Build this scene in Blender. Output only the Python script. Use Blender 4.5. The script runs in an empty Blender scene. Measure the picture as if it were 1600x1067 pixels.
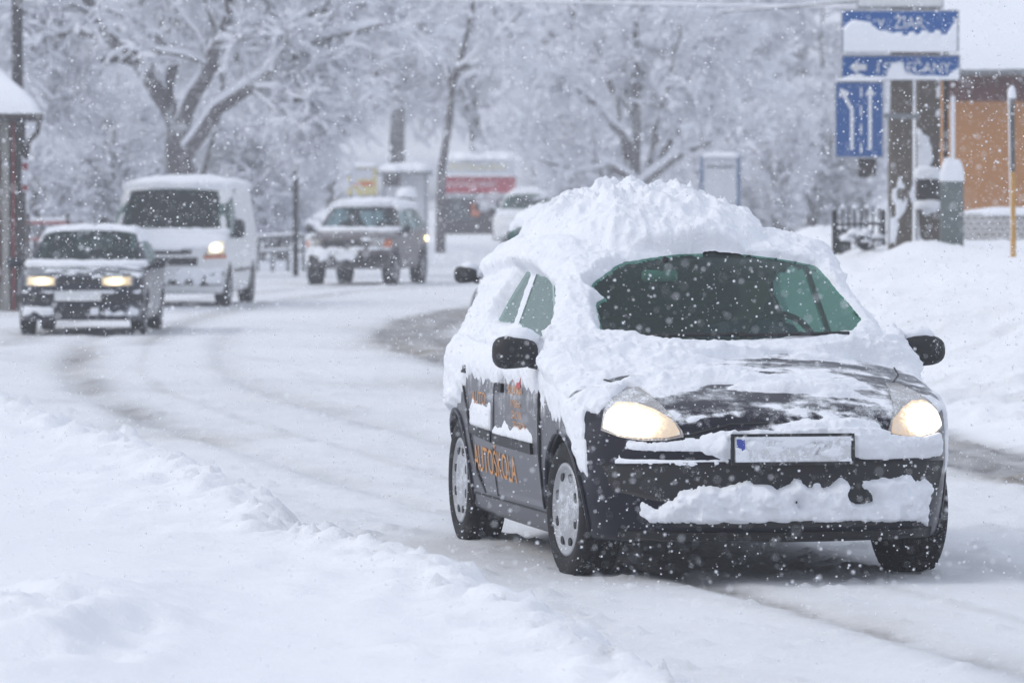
import bpy, math, random
import numpy as np
from mathutils import Vector, Matrix

# ------------------------------------------------------------------ camera, sky, sun, exposure
scene = bpy.context.scene
FPX = 8750.0                       # focal length in photograph pixels (1600 wide)
CAM_Z = 1.7
HORIZON = 300.0
cam_data = bpy.data.cameras.new('camera')
cam = bpy.data.objects.new('camera', cam_data)
scene.collection.objects.link(cam)
scene.camera = cam
cam.location = (0, 0, CAM_Z)
cam.rotation_euler = (math.radians(90) - math.atan((533.5 - HORIZON) / FPX), 0, 0)
cam_data.sensor_width = 36.0
cam_data.lens = 36.0 * FPX / 1600.0
cam_data.clip_start = 0.5
cam_data.clip_end = 5000
cam_data.dof.use_dof = True
cam_data.dof.focus_distance = 24.8
cam_data.dof.aperture_fstop = 6.8

HAZE = .0016                       # density of the snow haze
SUN_ELEV, SUN_AZ = 38.0, 262.0     # behind and left of the camera, veiled by cloud
world = bpy.data.worlds.new('World')
scene.world = world
world.use_nodes = True
wn, wl = world.node_tree.nodes, world.node_tree.links
bg = wn['Background']
sky = wn.new('ShaderNodeTexSky')
sky.sky_type = 'NISHITA'
sky.sun_disc = False
sky.sun_elevation = math.radians(SUN_ELEV)
sky.sun_rotation = math.radians(SUN_AZ)
sky.altitude = 300
sky.dust_density = 4.0
veil = wn.new('ShaderNodeMix')     # an even cloud deck over the clear sky
veil.data_type = 'RGBA'
veil.inputs[0].default_value = 0.86
veil.inputs[7].default_value = (6.45, 7.0, 8.15, 1)
wl.new(sky.outputs[0], veil.inputs[6])
wl.new(veil.outputs[2], bg.inputs[0])
bg.inputs[1].default_value = 0.12
sun_data = bpy.data.lights.new('sun', 'SUN')
sun_data.energy = 1.2
sun_data.angle = math.radians(28)
sun_data.color = (1.0, 0.97, 0.93)
sun = bpy.data.objects.new('sun', sun_data)
scene.collection.objects.link(sun)
_e, _a = math.radians(SUN_ELEV), math.radians(SUN_AZ)
_sd = Vector((math.sin(_a) * math.cos(_e), math.cos(_a) * math.cos(_e), math.sin(_e)))
sun.rotation_euler = _sd.to_track_quat('Z', 'Y').to_euler()
vs = scene.view_settings
vs.view_transform = 'Standard'
vs.look = 'None'
vs.exposure = -0.02
vs.gamma = 1.0
vs.use_curve_mapping = False
scene.cycles.use_denoising = True
scene.cycles.use_adaptive_sampling = True
scene.cycles.adaptive_threshold = .02
scene.cycles.max_bounces = 5
scene.cycles.diffuse_bounces = 3
scene.cycles.glossy_bounces = 2
scene.cycles.transparent_max_bounces = 12
scene.cycles.transmission_bounces = 4
scene.cycles.volume_bounces = 1
scene.cycles.caustics_reflective = False
scene.cycles.caustics_refractive = False
scene.cycles.sample_clamp_indirect = 4.0

C = scene.collection
RNG = np.random.default_rng(7)


def P(px, py, d):
    """world point that the photograph shows at (px, py), d metres away"""
    return np.array([(px - 800.0) / FPX * d, d, CAM_Z - (py - HORIZON) / FPX * d])


# ------------------------------------------------------------------ noise
_perm = np.random.default_rng(3).random((64, 64, 64)).astype(np.float32) * 2 - 1


def noise3(p, seed=0):
    """smooth value noise in -1..1 at points p (n,3)"""
    p = np.asarray(p, dtype=np.float64) + seed * 7.31
    i = np.floor(p).astype(np.int64)
    f = p - i
    f = f * f * f * (f * (f * 6 - 15) + 10)
    i &= 63
    j = (i + 1) & 63
    x0, y0, z0 = i[:, 0], i[:, 1], i[:, 2]
    x1, y1, z1 = j[:, 0], j[:, 1], j[:, 2]
    fx, fy, fz = f[:, 0], f[:, 1], f[:, 2]
    def L(a, b, t):
        return a + (b - a) * t
    c00 = L(_perm[x0, y0, z0], _perm[x1, y0, z0], fx)
    c10 = L(_perm[x0, y1, z0], _perm[x1, y1, z0], fx)
    c01 = L(_perm[x0, y0, z1], _perm[x1, y0, z1], fx)
    c11 = L(_perm[x0, y1, z1], _perm[x1, y1, z1], fx)
    return L(L(c00, c10, fy), L(c01, c11, fy), fz)


def fbm(p, octaves=4, seed=0, gain=0.5):
    p = np.asarray(p, dtype=np.float64)
    s, a, t = 0, 1.0, 0.0
    for o in range(octaves):
        s = s + a * noise3(p * (2.03 ** o), seed + o * 3)
        t += a
        a *= gain
    return s / t


def billow(p, octaves=3, seed=0, gain=0.5):
    """rounded lumps, 0..1"""
    p = np.asarray(p, dtype=np.float64)
    s, a, t = 0, 1.0, 0.0
    for o in range(octaves):
        s = s + a * (1 - np.abs(noise3(p * (2.1 ** o), seed + o * 5)) * 1.6)
        t += a
        a *= gain
    return s / t


def sstep(a, b, x):
    t = np.clip((x - a) / (b - a), 0, 1)
    return t * t * (3 - 2 * t)


def spl(xs, ys):
    """smooth curve through points (monotone Hermite), returned as a table lookup"""
    xs, ys = np.array(xs, float), np.array(ys, float)
    if xs[0] > xs[-1]:
        xs, ys = xs[::-1], ys[::-1]
    h = np.diff(xs)
    d = np.diff(ys) / h
    m = np.empty_like(ys)
    m[0], m[-1] = d[0], d[-1]
    for k in range(1, len(xs) - 1):
        m[k] = 0 if d[k - 1] * d[k] <= 0 else 3 * (h[k - 1] + h[k]) / ((2 * h[k] + h[k - 1]) / d[k - 1] + (h[k] + 2 * h[k - 1]) / d[k])
    t = np.linspace(xs[0], xs[-1], 500)
    k = np.clip(np.searchsorted(xs, t) - 1, 0, len(h) - 1)
    s = (t - xs[k]) / h[k]
    v = ((1 + 2 * s) * (1 - s) ** 2 * ys[k] + s * (1 - s) ** 2 * h[k] * m[k] + s * s * (3 - 2 * s) * ys[k + 1] + s * s * (s - 1) * h[k] * m[k + 1])
    return lambda x: np.interp(x, t, v)


def in_poly(poly, a, b):
    """points (a,b) inside polygon"""
    r = np.zeros(a.shape, bool)
    n = len(poly)
    for i in range(n):
        x0, y0 = poly[i]
        x1, y1 = poly[(i + 1) % n]
        if y0 == y1:
            continue
        c = ((y0 > b) != (y1 > b)) & (a < (x1 - x0) * (b - y0) / (y1 - y0) + x0)
        r ^= c
    return r


def poly_dist(poly, a, b):
    """signed distance to polygon, positive inside"""
    d = np.full(a.shape, 1e9)
    n = len(poly)
    for i in range(n):
        x0, y0 = poly[i]
        x1, y1 = poly[(i + 1) % n]
        ex, ey = x1 - x0, y1 - y0
        t = np.clip(((a - x0) * ex + (b - y0) * ey) / (ex * ex + ey * ey + 1e-12), 0, 1)
        d = np.minimum(d, np.hypot(a - x0 - t * ex, b - y0 - t * ey))
    return np.where(in_poly(poly, a, b), d, -d)


def smax(a, b, k):
    h = np.maximum(k - np.abs(a - b), 0) / k
    return np.maximum(a, b) + h * h * k * 0.25


def smin(a, b, k):
    return -smax(-a, -b, k)


# ------------------------------------------------------------------ mesh helpers
def mesh_obj(name, verts, faces, mat=None, parent=None, smooth=True, attrs=None):
    """verts (n,3), faces = array (m,3|4) or list of index lists"""
    me = bpy.data.meshes.new(name)
    verts = np.asarray(verts, dtype=np.float32)
    if isinstance(faces, np.ndarray):
        m, k = faces.shape
        me.vertices.add(len(verts))
        me.vertices.foreach_set('co', verts.ravel())
        me.loops.add(m * k)
        me.loops.foreach_set('vertex_index', faces.astype(np.int32).ravel())
        me.polygons.add(m)
        me.polygons.foreach_set('loop_start', np.arange(0, m * k, k, dtype=np.int32))
        me.polygons.foreach_set('loop_total', np.full(m, k, dtype=np.int32))
        me.update(calc_edges=True)
        me.validate()
    else:
        me.from_pydata([tuple(map(float, v)) for v in verts], [], [tuple(int(i) for i in f) for f in faces])
        me.update()
    if smooth:
        me.polygons.foreach_set('use_smooth', np.ones(len(me.polygons), bool))
    if attrs:
        for an, av in attrs.items():
            at = me.attributes.new(an, 'FLOAT', 'POINT')
            at.data.foreach_set('value', np.asarray(av, dtype=np.float32))
    if mat is not None:
        me.materials.append(mat)
    o = bpy.data.objects.new(name, me)
    C.objects.link(o)
    if parent is not None:
        o.parent = parent
    return o


def tag(o, label=None, cat=None, group=None, kind=None):
    if label: o['label'] = label
    if cat: o['category'] = cat
    if group: o['group'] = group
    if kind: o['kind'] = kind
    return o


def thing(name, label, cat, loc=(0, 0, 0), rz=0.0, group=None):
    o = bpy.data.objects.new(name, None)
    o.empty_display_size = 0.2
    C.objects.link(o)
    o.location = [float(v) for v in loc]
    o.rotation_euler = (0, 0, rz)
    return tag(o, label, cat, group)


def copy_tree(o, parent=None):
    c = o.copy()
    C.objects.link(c)
    c.parent = parent
    for ch in list(o.children):
        copy_tree(ch, c)
    return c


class MB:
    """collects boxes, tubes, prisms into one mesh"""
    def __init__(s):
        s.v, s.f = [], []

    def add(s, v, f):
        b = len(s.v)
        s.v += [tuple(float(c) for c in p) for p in v]
        s.f += [tuple(b + i for i in q) for q in f]
        return s

    def box(s, c, d, rz=0.0, ch=0.0):
        """box centre c, full sizes d, with chamfered vertical and top edges"""
        x, y, z = d[0] / 2, d[1] / 2, d[2] / 2
        ch = min(ch, x * .9, y * .9, z * .9)
        if ch <= 0:
            pts = [(-x, -y, -z), (x, -y, -z), (x, y, -z), (-x, y, -z), (-x, -y, z), (x, -y, z), (x, y, z), (-x, y, z)]
            fs = [(0, 3, 2, 1), (4, 5, 6, 7), (0, 1, 5, 4), (1, 2, 6, 5), (2, 3, 7, 6), (3, 0, 4, 7)]
        else:
            def ring(xx, yy, zz, c2):
                return [(-xx + c2, -yy, zz), (xx - c2, -yy, zz), (xx, -yy + c2, zz), (xx, yy - c2, zz), (xx - c2, yy, zz), (-xx + c2, yy, zz), (-xx, yy - c2, zz), (-xx, -yy + c2, zz)]
            pts = ring(x - ch, y - ch, -z, ch * .6) + ring(x, y, -z + ch, ch) + ring(x, y, z - ch, ch) + ring(x - ch, y - ch, z, ch * .6)
            fs = [tuple(range(7, -1, -1)), tuple(range(24, 32))]
            for r in range(3):
                for k in range(8):
                    a, b = r * 8 + k, r * 8 + (k + 1) % 8
                    fs.append((a, b, b + 8, a + 8))
        ca, sa = math.cos(rz), math.sin(rz)
        return s.add([(c[0] + p[0] * ca - p[1] * sa, c[1] + p[0] * sa + p[1] * ca, c[2] + p[2]) for p in pts], fs)

    def tube(s, pts, r, n=8, cap=True):
        pts = np.asarray(pts, float)
        r = np.broadcast_to(np.asarray(r, float), (len(pts),))
        t = np.gradient(pts, axis=0)
        t /= np.linalg.norm(t, axis=1)[:, None] + 1e-12
        v = []
        ref = np.array([0, 0, 1.0]) if abs(t[0][2]) < .9 else np.array([1.0, 0, 0])
        for i in range(len(pts)):
            a = np.cross(t[i], ref)
            if np.linalg.norm(a) < 1e-4:
                a = np.cross(t[i], [0, 1, 0.1])
            a /= np.linalg.norm(a)
            b = np.cross(t[i], a)
            for k in range(n):
                an = 2 * math.pi * k / n
                v.append(pts[i] + r[i] * (math.cos(an) * a + math.sin(an) * b))
        f = []
        for i in range(len(pts) - 1):
            for k in range(n):
                f.append((i * n + k, i * n + (k + 1) % n, (i + 1) * n + (k + 1) % n, (i + 1) * n + k))
        if cap:
            f.append(tuple(range(n - 1, -1, -1)))
            f.append(tuple((len(pts) - 1) * n + k for k in range(n)))
        return s.add(v, f)

    def lathe(s, prof, c=(0, 0, 0), n=24, axis='z'):
        """prof = [(r, h)] revolved about an axis through c"""
        v, f = [], []
        for (r, h) in prof:
            for k in range(n):
                a = 2 * math.pi * k / n
                q = (r * math.cos(a), r * math.sin(a), h)
                if axis == 'y':
                    q = (q[0], q[2], q[1])
                elif axis == 'x':
                    q = (q[2], q[0], q[1])
                v.append((c[0] + q[0], c[1] + q[1], c[2] + q[2]))
        for i in range(len(prof) - 1):
            for k in range(n):
                f.append((i * n + k, i * n + (k + 1) % n, (i + 1) * n + (k + 1) % n, (i + 1) * n + k))
        if prof[0][0] > 1e-6: f.append(tuple(range(n - 1, -1, -1)))
        if prof[-1][0] > 1e-6: f.append(tuple((len(prof) - 1) * n + k for k in range(n)))
        return s.add(v, f)

    def build(s, name, mat, parent=None, smooth=False):
        return mesh_obj(name, np.array(s.v, dtype=np.float32), s.f, mat, parent, smooth)


def grid_faces(nu, nv):
    """quads of an nu x nv vertex grid (index = i*nv + j)"""
    i, j = np.meshgrid(np.arange(nu - 1), np.arange(nv - 1), indexing='ij')
    a = (i * nv + j).ravel()
    return np.stack([a, a + nv, a + nv + 1, a + 1], 1)


def text_mesh(body, size):
    cu = bpy.data.curves.new('lettering', 'FONT')
    cu.body = body
    cu.size = size
    cu.resolution_u = 3
    o = bpy.data.objects.new('lettering', cu)
    C.objects.link(o)
    dg = bpy.context.evaluated_depsgraph_get()
    me = bpy.data.meshes.new_from_object(o.evaluated_get(dg))
    v = np.array([tuple(x.co) for x in me.vertices])
    f = [tuple(p.vertices) for p in me.polygons]
    bpy.data.objects.remove(o)
    bpy.data.curves.remove(cu)
    bpy.data.meshes.remove(me)
    return v, f


def lump_sheet(nu, nv, pos, thick, name, mat, parent=None, out=None, keep=-0.004):
    """snow stuck on a surface: pos(u,v)->(n,3), thick(u,v,p)->metres, out = push direction"""
    u, v = np.meshgrid(np.linspace(0, 1, nu), np.linspace(0, 1, nv), indexing='ij')
    u, v = u.ravel(), v.ravel()
    p = pos(u, v)
    t = thick(u, v, p)
    q = p + np.asarray(out) * np.maximum(t, -0.006)[:, None]
    f = grid_faces(nu, nv)
    f = f[(t[f] > keep).any(1)]
    used, inv = np.unique(f, return_inverse=True)
    if len(used) == 0:
        return None
    return mesh_obj(name, q[used], inv.reshape(f.shape), mat, parent)


# ------------------------------------------------------------------ materials
def new_mat(name):
    m = bpy.data.materials.new(name)
    m.use_nodes = True
    nt = m.node_tree
    return m, nt, nt.nodes['Principled BSDF']


def ramp(nt, src, a, b):
    r = nt.nodes.new('ShaderNodeMapRange')
    r.interpolation_type = 'SMOOTHSTEP'
    r.inputs[1].default_value = a
    r.inputs[2].default_value = b
    nt.links.new(src, r.inputs[0])
    return r.outputs[0]


def tex_noise(nt, scale, detail=4, rough=.55, vec=None, stretch=None):
    n = nt.nodes.new('ShaderNodeTexNoise')
    n.inputs['Scale'].default_value = scale
    n.inputs['Detail'].default_value = detail
    n.inputs['Roughness'].default_value = rough
    tc = nt.nodes.new('ShaderNodeTexCoord')
    src = tc.outputs['Object']
    if stretch:
        mp = nt.nodes.new('ShaderNodeMapping')
        mp.inputs['Scale'].default_value = stretch
        nt.links.new(src, mp.inputs[0])
        src = mp.outputs[0]
    nt.links.new(src, n.inputs['Vector'])
    return n.outputs['Fac']


def mixc(nt, fac, a, b):
    m = nt.nodes.new('ShaderNodeMix')
    m.data_type = 'RGBA'
    for s, i in ((a, 6), (b, 7)):
        if isinstance(s, tuple):
            m.inputs[i].default_value = s + (1,) if len(s) == 3 else s
        else:
            nt.links.new(s, m.inputs[i])
    if isinstance(fac, float):
        m.inputs[0].default_value = fac
    else:
        nt.links.new(fac, m.inputs[0])
    return m.outputs[2]


def math_node(nt, op, a, b=None):
    m = nt.nodes.new('ShaderNodeMath')
    m.operation = op
    for k, s in enumerate((a, b)):
        if s is None: continue
        if isinstance(s, (int, float)):
            m.inputs[k].default_value = s
        else:
            nt.links.new(s, m.inputs[k])
    return m.outputs[0]


def bump(nt, bs, h, strength, dist):
    b = nt.nodes.new('ShaderNodeBump')
    b.inputs['Strength'].default_value = strength
    b.inputs['Distance'].default_value = dist
    nt.links.new(h, b.inputs['Height'])
    nt.links.new(b.outputs[0], bs.inputs['Normal'])


SNOW_C = (.86, .88, .92)


def mat_plain(name, col, rough=.6, metal=0.0, var=.25, scale=6.0, frost=0.0, fscale=60.0, bumpd=0.0, coat=0.0):
    """a surface with mottled tone and, if asked, a dusting of blown snow"""
    m, nt, bs = new_mat(name)
    n1 = tex_noise(nt, scale)
    dark = tuple(c * (1 - var) for c in col)
    lite = tuple(min(1, c * (1 + var)) for c in col)
    c = mixc(nt, n1, dark, lite)
    if frost > 0:
        n2 = tex_noise(nt, fscale, 5, .7)
        n3 = tex_noise(nt, fscale * .08, 3)
        s = math_node(nt, 'ADD', n2, math_node(nt, 'MULTIPLY', n3, .9))
        f = ramp(nt, s, 1.25 - frost * .7, 1.45 - frost * .5)
        c = mixc(nt, f, c, SNOW_C)
    nt.links.new(c, bs.inputs['Base Color'])
    bs.inputs['Roughness'].default_value = rough
    bs.inputs['Metallic'].default_value = metal
    if coat: bs.inputs['Coat Weight'].default_value = coat
    if bumpd: bump(nt, bs, tex_noise(nt, scale * 4), .6, bumpd)
    return m


def mat_paint(name, col, dust=1.0, coat=.6, rough=.35):
    """car paint under a film of blown snow; how much comes from the frost attribute"""
    m, nt, bs = new_mat(name)
    at = nt.nodes.new('ShaderNodeAttribute')
    at.attribute_name = 'frost'
    fine = tex_noise(nt, 140, 4, .75)
    mid = tex_noise(nt, 16, 5, .65)
    s = math_node(nt, 'ADD', math_node(nt, 'MULTIPLY', fine, .55), math_node(nt, 'MULTIPLY', mid, .75))
    s = math_node(nt, 'ADD', s, math_node(nt, 'MULTIPLY', at.outputs['Fac'], dust))
    f = ramp(nt, s, .86, 1.30)
    nt.links.new(mixc(nt, f, col, SNOW_C), bs.inputs['Base Color'])
    r = math_node(nt, 'ADD', math_node(nt, 'MULTIPLY', f, .5), rough)
    nt.links.new(r, bs.inputs['Roughness'])
    cw = math_node(nt, 'MULTIPLY', math_node(nt, 'SUBTRACT', 1.0, f), coat)
    nt.links.new(cw, bs.inputs['Coat Weight'])
    bs.inputs['Coat Roughness'].default_value = .12
    bs.inputs['Specular IOR Level'].default_value = .18
    return m


def mat_snow(name='snow', tint=SNOW_C, bumpd=.008, scale=40.0):
    m, nt, bs = new_mat(name)
    n = tex_noise(nt, 3.0, 4)
    c = mixc(nt, n, tuple(v * .97 for v in tint), tint)
    nt.links.new(c, bs.inputs['Base Color'])
    bs.inputs['Roughness'].default_value = .85
    bs.inputs['Specular IOR Level'].default_value = .2
    bump(nt, bs, tex_noise(nt, scale, 5, .65), .55, bumpd)
    return m


def mat_glass(name, tint, film_amt=.02, dirt=.25):
    """tinted car glass with a speckle of stuck snow"""
    m, nt, bs = new_mat(name)
    out = nt.nodes['Material Output']
    nt.nodes.remove(bs)
    tr = nt.nodes.new('ShaderNodeBsdfTransparent')
    tr.inputs[0].default_value = tint + (1,)
    gl = nt.nodes.new('ShaderNodeBsdfGlossy')
    gl.inputs['Roughness'].default_value = .06
    gl.inputs[0].default_value = (.8, .95, .9, 1)
    fr = nt.nodes.new('ShaderNodeFresnel')
    fr.inputs[0].default_value = 1.27
    mx = nt.nodes.new('ShaderNodeMixShader')
    ge = nt.nodes.new('ShaderNodeNewGeometry')      # a thin pane has no inner total reflection
    nt.links.new(math_node(nt, 'MULTIPLY', fr.outputs[0], math_node(nt, 'SUBTRACT', 1.0, ge.outputs['Backfacing'])), mx.inputs[0])
    nt.links.new(tr.outputs[0], mx.inputs[1])
    nt.links.new(gl.outputs[0], mx.inputs[2])
    df = nt.nodes.new('ShaderNodeBsdfDiffuse')
    df.inputs[0].default_value = (.8, .84, .86, 1)
    dg_ = nt.nodes.new('ShaderNodeBsdfDiffuse')
    dg_.inputs[0].default_value = tuple(min(1, c * 1.15) for c in tint) + (1,)
    m0 = nt.nodes.new('ShaderNodeMixShader')
    m0.inputs[0].default_value = film_amt
    nt.links.new(mx.outputs[0], m0.inputs[1])
    nt.links.new(dg_.outputs[0], m0.inputs[2])
    sp = ramp(nt, tex_noise(nt, 90, 5, .8), .66 - dirt * .12, .80 - dirt * .1)
    film = math_node(nt, 'ADD', math_node(nt, 'MULTIPLY', sp, .6), dirt * .05)
    tb = nt.nodes.new('ShaderNodeBsdfTranslucent')
    tb.inputs[0].default_value = (.62, .80, .74, 1)
    mt_ = nt.nodes.new('ShaderNodeMixShader')
    mt_.inputs[0].default_value = .5
    nt.links.new(df.outputs[0], mt_.inputs[1])
    nt.links.new(tb.outputs[0], mt_.inputs[2])
    m2 = nt.nodes.new('ShaderNodeMixShader')
    nt.links.new(film, m2.inputs[0])
    nt.links.new(m0.outputs[0], m2.inputs[1])
    nt.links.new(mt_.outputs[0], m2.inputs[2])
    nt.links.new(m2.outputs[0], out.inputs[0])
    return m


def mat_emit(name, col, strength, hot=None, centre=None, radius=.1):
    """a lit lamp: white-hot about its bulb, yellower towards the rim of the reflector"""
    m, nt, bs = new_mat(name)
    bs.inputs['Base Color'].default_value = (.6, .55, .45, 1)
    bs.inputs['Roughness'].default_value = .3
    if hot:
        at = nt.nodes.new('ShaderNodeAttribute')
        at.attribute_name = 'lit'
        n = tex_noise(nt, 55, 3)
        f = math_node(nt, 'ADD', at.outputs['Fac'], math_node(nt, 'MULTIPLY', math_node(nt, 'SUBTRACT', n, .5), .5))
        f = ramp(nt, f, .1, .9)
        nt.links.new(mixc(nt, f, col, hot), bs.inputs['Emission Color'])
        st = math_node(nt, 'ADD', math_node(nt, 'MULTIPLY', math_node(nt, 'POWER', f, 2.6), strength), strength * .07)
        nt.links.new(st, bs.inputs['Emission Strength'])
    else:
        bs.inputs['Emission Color'].default_value = col + (1,)
        bs.inputs['Emission Strength'].default_value = strength
    return m


M = {}
M['snow'] = mat_snow()
M['snow_car'] = mat_snow('clinging_snow', (.87, .89, .93), .012, 55.0)
M['snow_tree'] = mat_snow('branch_snow', (.84, .86, .91), .0, 8.0)
M['rubber'] = mat_plain('tyre_rubber', (.007, .007, .008), .85, 0, .3, 30, .24, 90, .002)
M['black'] = mat_plain('black_plastic', (.007, .007, .008), .6, 0, .3, 30, .20, 120)
M['trim'] = mat_plain('dark_trim', (.012, .012, .013), .6, 0, .3, 30)
M['inner'] = mat_plain('cabin_dark', (.020, .024, .024), .8, 0, .3, 10)
M['seat'] = mat_plain('seat_fabric', (.030, .034, .036), .9, 0, .3, 14)
M['hubcap'] = mat_plain('silver_hubcap', (.42, .43, .45), .42, .35, .2, 9, .42, 60)
M['plate'] = mat_plain('plate_white', (.62, .63, .64), .5, 0, .1, 20, .45, 50)
M['plate_blue'] = mat_plain('plate_blue', (.05, .08, .38), .5, 0, .1, 20, .25, 80)
M['orange'] = mat_plain('orange_film', (.62, .25, .025), .5, 0, .15, 40, .14, 70)
M['red_film'] = mat_plain('red_film', (.50, .04, .04), .5, 0, .15, 40, .2, 70)
M['glass'] = mat_glass('windscreen_glass', (.30, .50, .43))
M['glass_side'] = mat_glass('side_glass', (.34, .47, .44), .22, .9)
M['lamp_shell'] = mat_plain('lamp_lens_frosted', (.30, .29, .28), .25, 0, .3, 20, .5, 120, 0, .5)
# ------------------------------------------------------------------ vehicle bodies as smooth solids
def make_field(s):
    Wz, Lf, Lr = spl(*s['W']), spl(*s['Lf']), spl(*s['Lr'])
    hood, roof = spl(*s['hood']), spl(*s['roof'])
    (wx0, wz0), (wx1, wz1), wcurv = s['ws']
    wl_ = math.hypot(wx1 - wx0, wz1 - wz0)
    wnx, wnz = (wz1 - wz0) / wl_, (wx0 - wx1) / wl_
    (rx0, rz0), (rx1, rz1) = s['rear']
    rl = math.hypot(rx1 - rx0, rz1 - rz0)
    rnx, rnz = -(rz0 - rz1) / rl, (rx0 - rx1) / rl
    gw, gz, gs, gt = s['side']
    xr0 = s['xr0']
    nf, nr = s['nf'], s['nr']
    zbx = spl(*s['zb'])

    def F(x, y, z):
        ay = np.sqrt(y * y + 1e-5)
        W = Wz(z)
        lf, lr = Lf(z), Lr(z)
        bx = np.where(x > 0, np.maximum(x, 0) / lf, np.maximum(xr0 - x, 0) / lr)
        n = np.where(x > 0, nf, nr)
        plan = (((ay / W) ** n + bx ** n) ** (1 / n) - 1) * np.where(bx > .9, np.minimum(lf, lr), W)
        hc = s['hood_crown']
        top = z - (hood(x) - hc * (ay / .8) ** 2.4)
        b = smax(plan, top * .85, s.get('kb', .06))
        b = smax(b, zbx(x) - z, .03)
        side = (ay - (gw - (z - gz) * gs - gt * np.clip((-x - 1.4) / 1.6, 0, 2) ** 2)) * .93
        ws = wnx * (x - wx0 + wcurv * (ay / .7) ** 2) + wnz * (z - wz0)
        rf = z - (roof(x) - s['roof_crown'] * (ay / .6) ** 2.2)
        re = rnx * (x - rx0 - .10 * (ay / .6) ** 2) + rnz * (z - rz0)
        kg = s.get('kg', .07)
        g = smax(smax(smax(side, ws, kg), rf, kg), re, kg)
        g = smax(g, s.get("gcut", .90) - z, .05)
        f = smin(b, g, s.get('kj', .03))
        for xa in s['axles']:
            c = np.sqrt((x - xa) ** 2 + (z - s['arch_z']) ** 2) - s['arch_r']
            f = smax(f, -np.maximum(c, s['arch_y'] - ay), .012)
        return f
    return F


def grad(F, p, e=.002):
    x, y, z = p[:, 0], p[:, 1], p[:, 2]
    g = np.stack([F(x + e, y, z) - F(x - e, y, z), F(x, y + e, z) - F(x, y - e, z), F(x, y, z + e) - F(x, y, z - e)], 1) / (2 * e)
    return g


def normals(F, p, e=.004):
    g = grad(F, p, e)
    return g / (np.linalg.norm(g, axis=1)[:, None] + 1e-9)


def surface_nets(F, lo, hi, h):
    ax = [np.arange(lo[k], hi[k] + h, h) for k in range(3)]
    nx, ny, nz = map(len, ax)
    X, Y = np.meshgrid(ax[0], ax[1], indexing='ij')
    V = np.empty((nx, ny, nz), np.float32)
    for k, zz in enumerate(ax[2]):
        V[:, :, k] = F(X, Y, np.full_like(X, zz))
    S = V < 0
    cnt = np.zeros((nx - 1, ny - 1, nz - 1), np.int8)
    for a in (0, 1):
        for b in (0, 1):
            for c in (0, 1):
                cnt += S[a:nx - 1 + a, b:ny - 1 + b, c:nz - 1 + c]
    act = (cnt > 0) & (cnt < 8)
    idx = np.full(act.shape, -1, np.int64)
    I = np.argwhere(act)
    idx[act] = np.arange(len(I))
    p = np.zeros((len(I), 3))
    w = np.zeros(len(I))
    corners = [(a, b, c) for a in (0, 1) for b in (0, 1) for c in (0, 1)]
    for A in corners:
        for k in range(3):
            if A[k]: continue
            B = list(A); B[k] = 1
            va = V[I[:, 0] + A[0], I[:, 1] + A[1], I[:, 2] + A[2]].astype(float)
            vb = V[I[:, 0] + B[0], I[:, 1] + B[1], I[:, 2] + B[2]].astype(float)
            m = (va < 0) != (vb < 0)
            t = np.where(m, va / np.where(m, va - vb, 1), 0)
            q = np.tile(np.array(A, float), (len(I), 1))
            q[:, k] = t
            p += q * m[:, None]
            w += m
    p = (p / w[:, None] + I) * h + np.array([a[0] for a in ax])
    quads = []
    for k in range(3):
        o = [j for j in range(3) if j != k]
        sl0 = [slice(None)] * 3; sl1 = [slice(None)] * 3
        sl0[k], sl1[k] = slice(0, -1), slice(1, None)
        d = S[tuple(sl0)].astype(np.int8) - S[tuple(sl1)].astype(np.int8)
        E = np.argwhere(d != 0)
        ok = (E[:, o[0]] > 0) & (E[:, o[1]] > 0) & (E[:, o[0]] < V.shape[o[0]] - 1) & (E[:, o[1]] < V.shape[o[1]] - 1)
        E = E[ok]
        sg = d[tuple(E.T)]
        def cell(da, db):
            Q = E.copy(); Q[:, o[0]] -= da; Q[:, o[1]] -= db
            return idx[tuple(Q.T)]
        q = np.stack([cell(1, 1), cell(0, 1), cell(0, 0), cell(1, 0)], 1)
        flip = (sg < 0) if k != 1 else (sg > 0)
        q[flip] = q[flip][:, ::-1]
        quads.append(q)
    q = np.concatenate(quads)
    for _ in range(4):
        g = grad(F, p)
        f = F(p[:, 0], p[:, 1], p[:, 2])
        st = f[:, None] * g / (np.sum(g * g, 1)[:, None] + 1e-6)
        ln = np.linalg.norm(st, axis=1)[:, None]
        p = p - st * np.minimum(1, h * .8 / (ln + 1e-9))
    return p, q


def cast(F, p0, d, L=6.0, n=260):
    """first hit of rays p0 + t d with the solid"""
    p0 = np.asarray(p0, float)
    d = np.broadcast_to(np.asarray(d, float), p0.shape)
    ts = np.linspace(0, L, n)
    hit = np.full(len(p0), np.nan)
    alive = np.ones(len(p0), bool)
    for k in range(1, n):
        q = p0[alive] + d[alive] * ts[k]
        ins = F(q[:, 0], q[:, 1], q[:, 2]) < 0
        ids = np.where(alive)[0][ins]
        hit[ids] = ts[k]
        alive[ids] = False
        if not alive.any(): break
    lo, hi = hit - (ts[1] - ts[0]), hit.copy()
    for _ in range(16):
        mid = (lo + hi) / 2
        q = p0 + d * mid[:, None]
        ins = F(q[:, 0], q[:, 1], q[:, 2]) < 0
        hi = np.where(ins, mid, hi)
        lo = np.where(ins, lo, mid)
    return p0 + d * hi[:, None]


def resample(pts, n):
    pts = np.asarray(pts, float)
    l = np.concatenate([[0], np.cumsum(np.linalg.norm(np.diff(pts, axis=0), axis=1))])
    t = np.linspace(0, l[-1], n)
    return np.stack([np.interp(t, l, pts[:, k]) for k in range(pts.shape[1])], 1)


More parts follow.
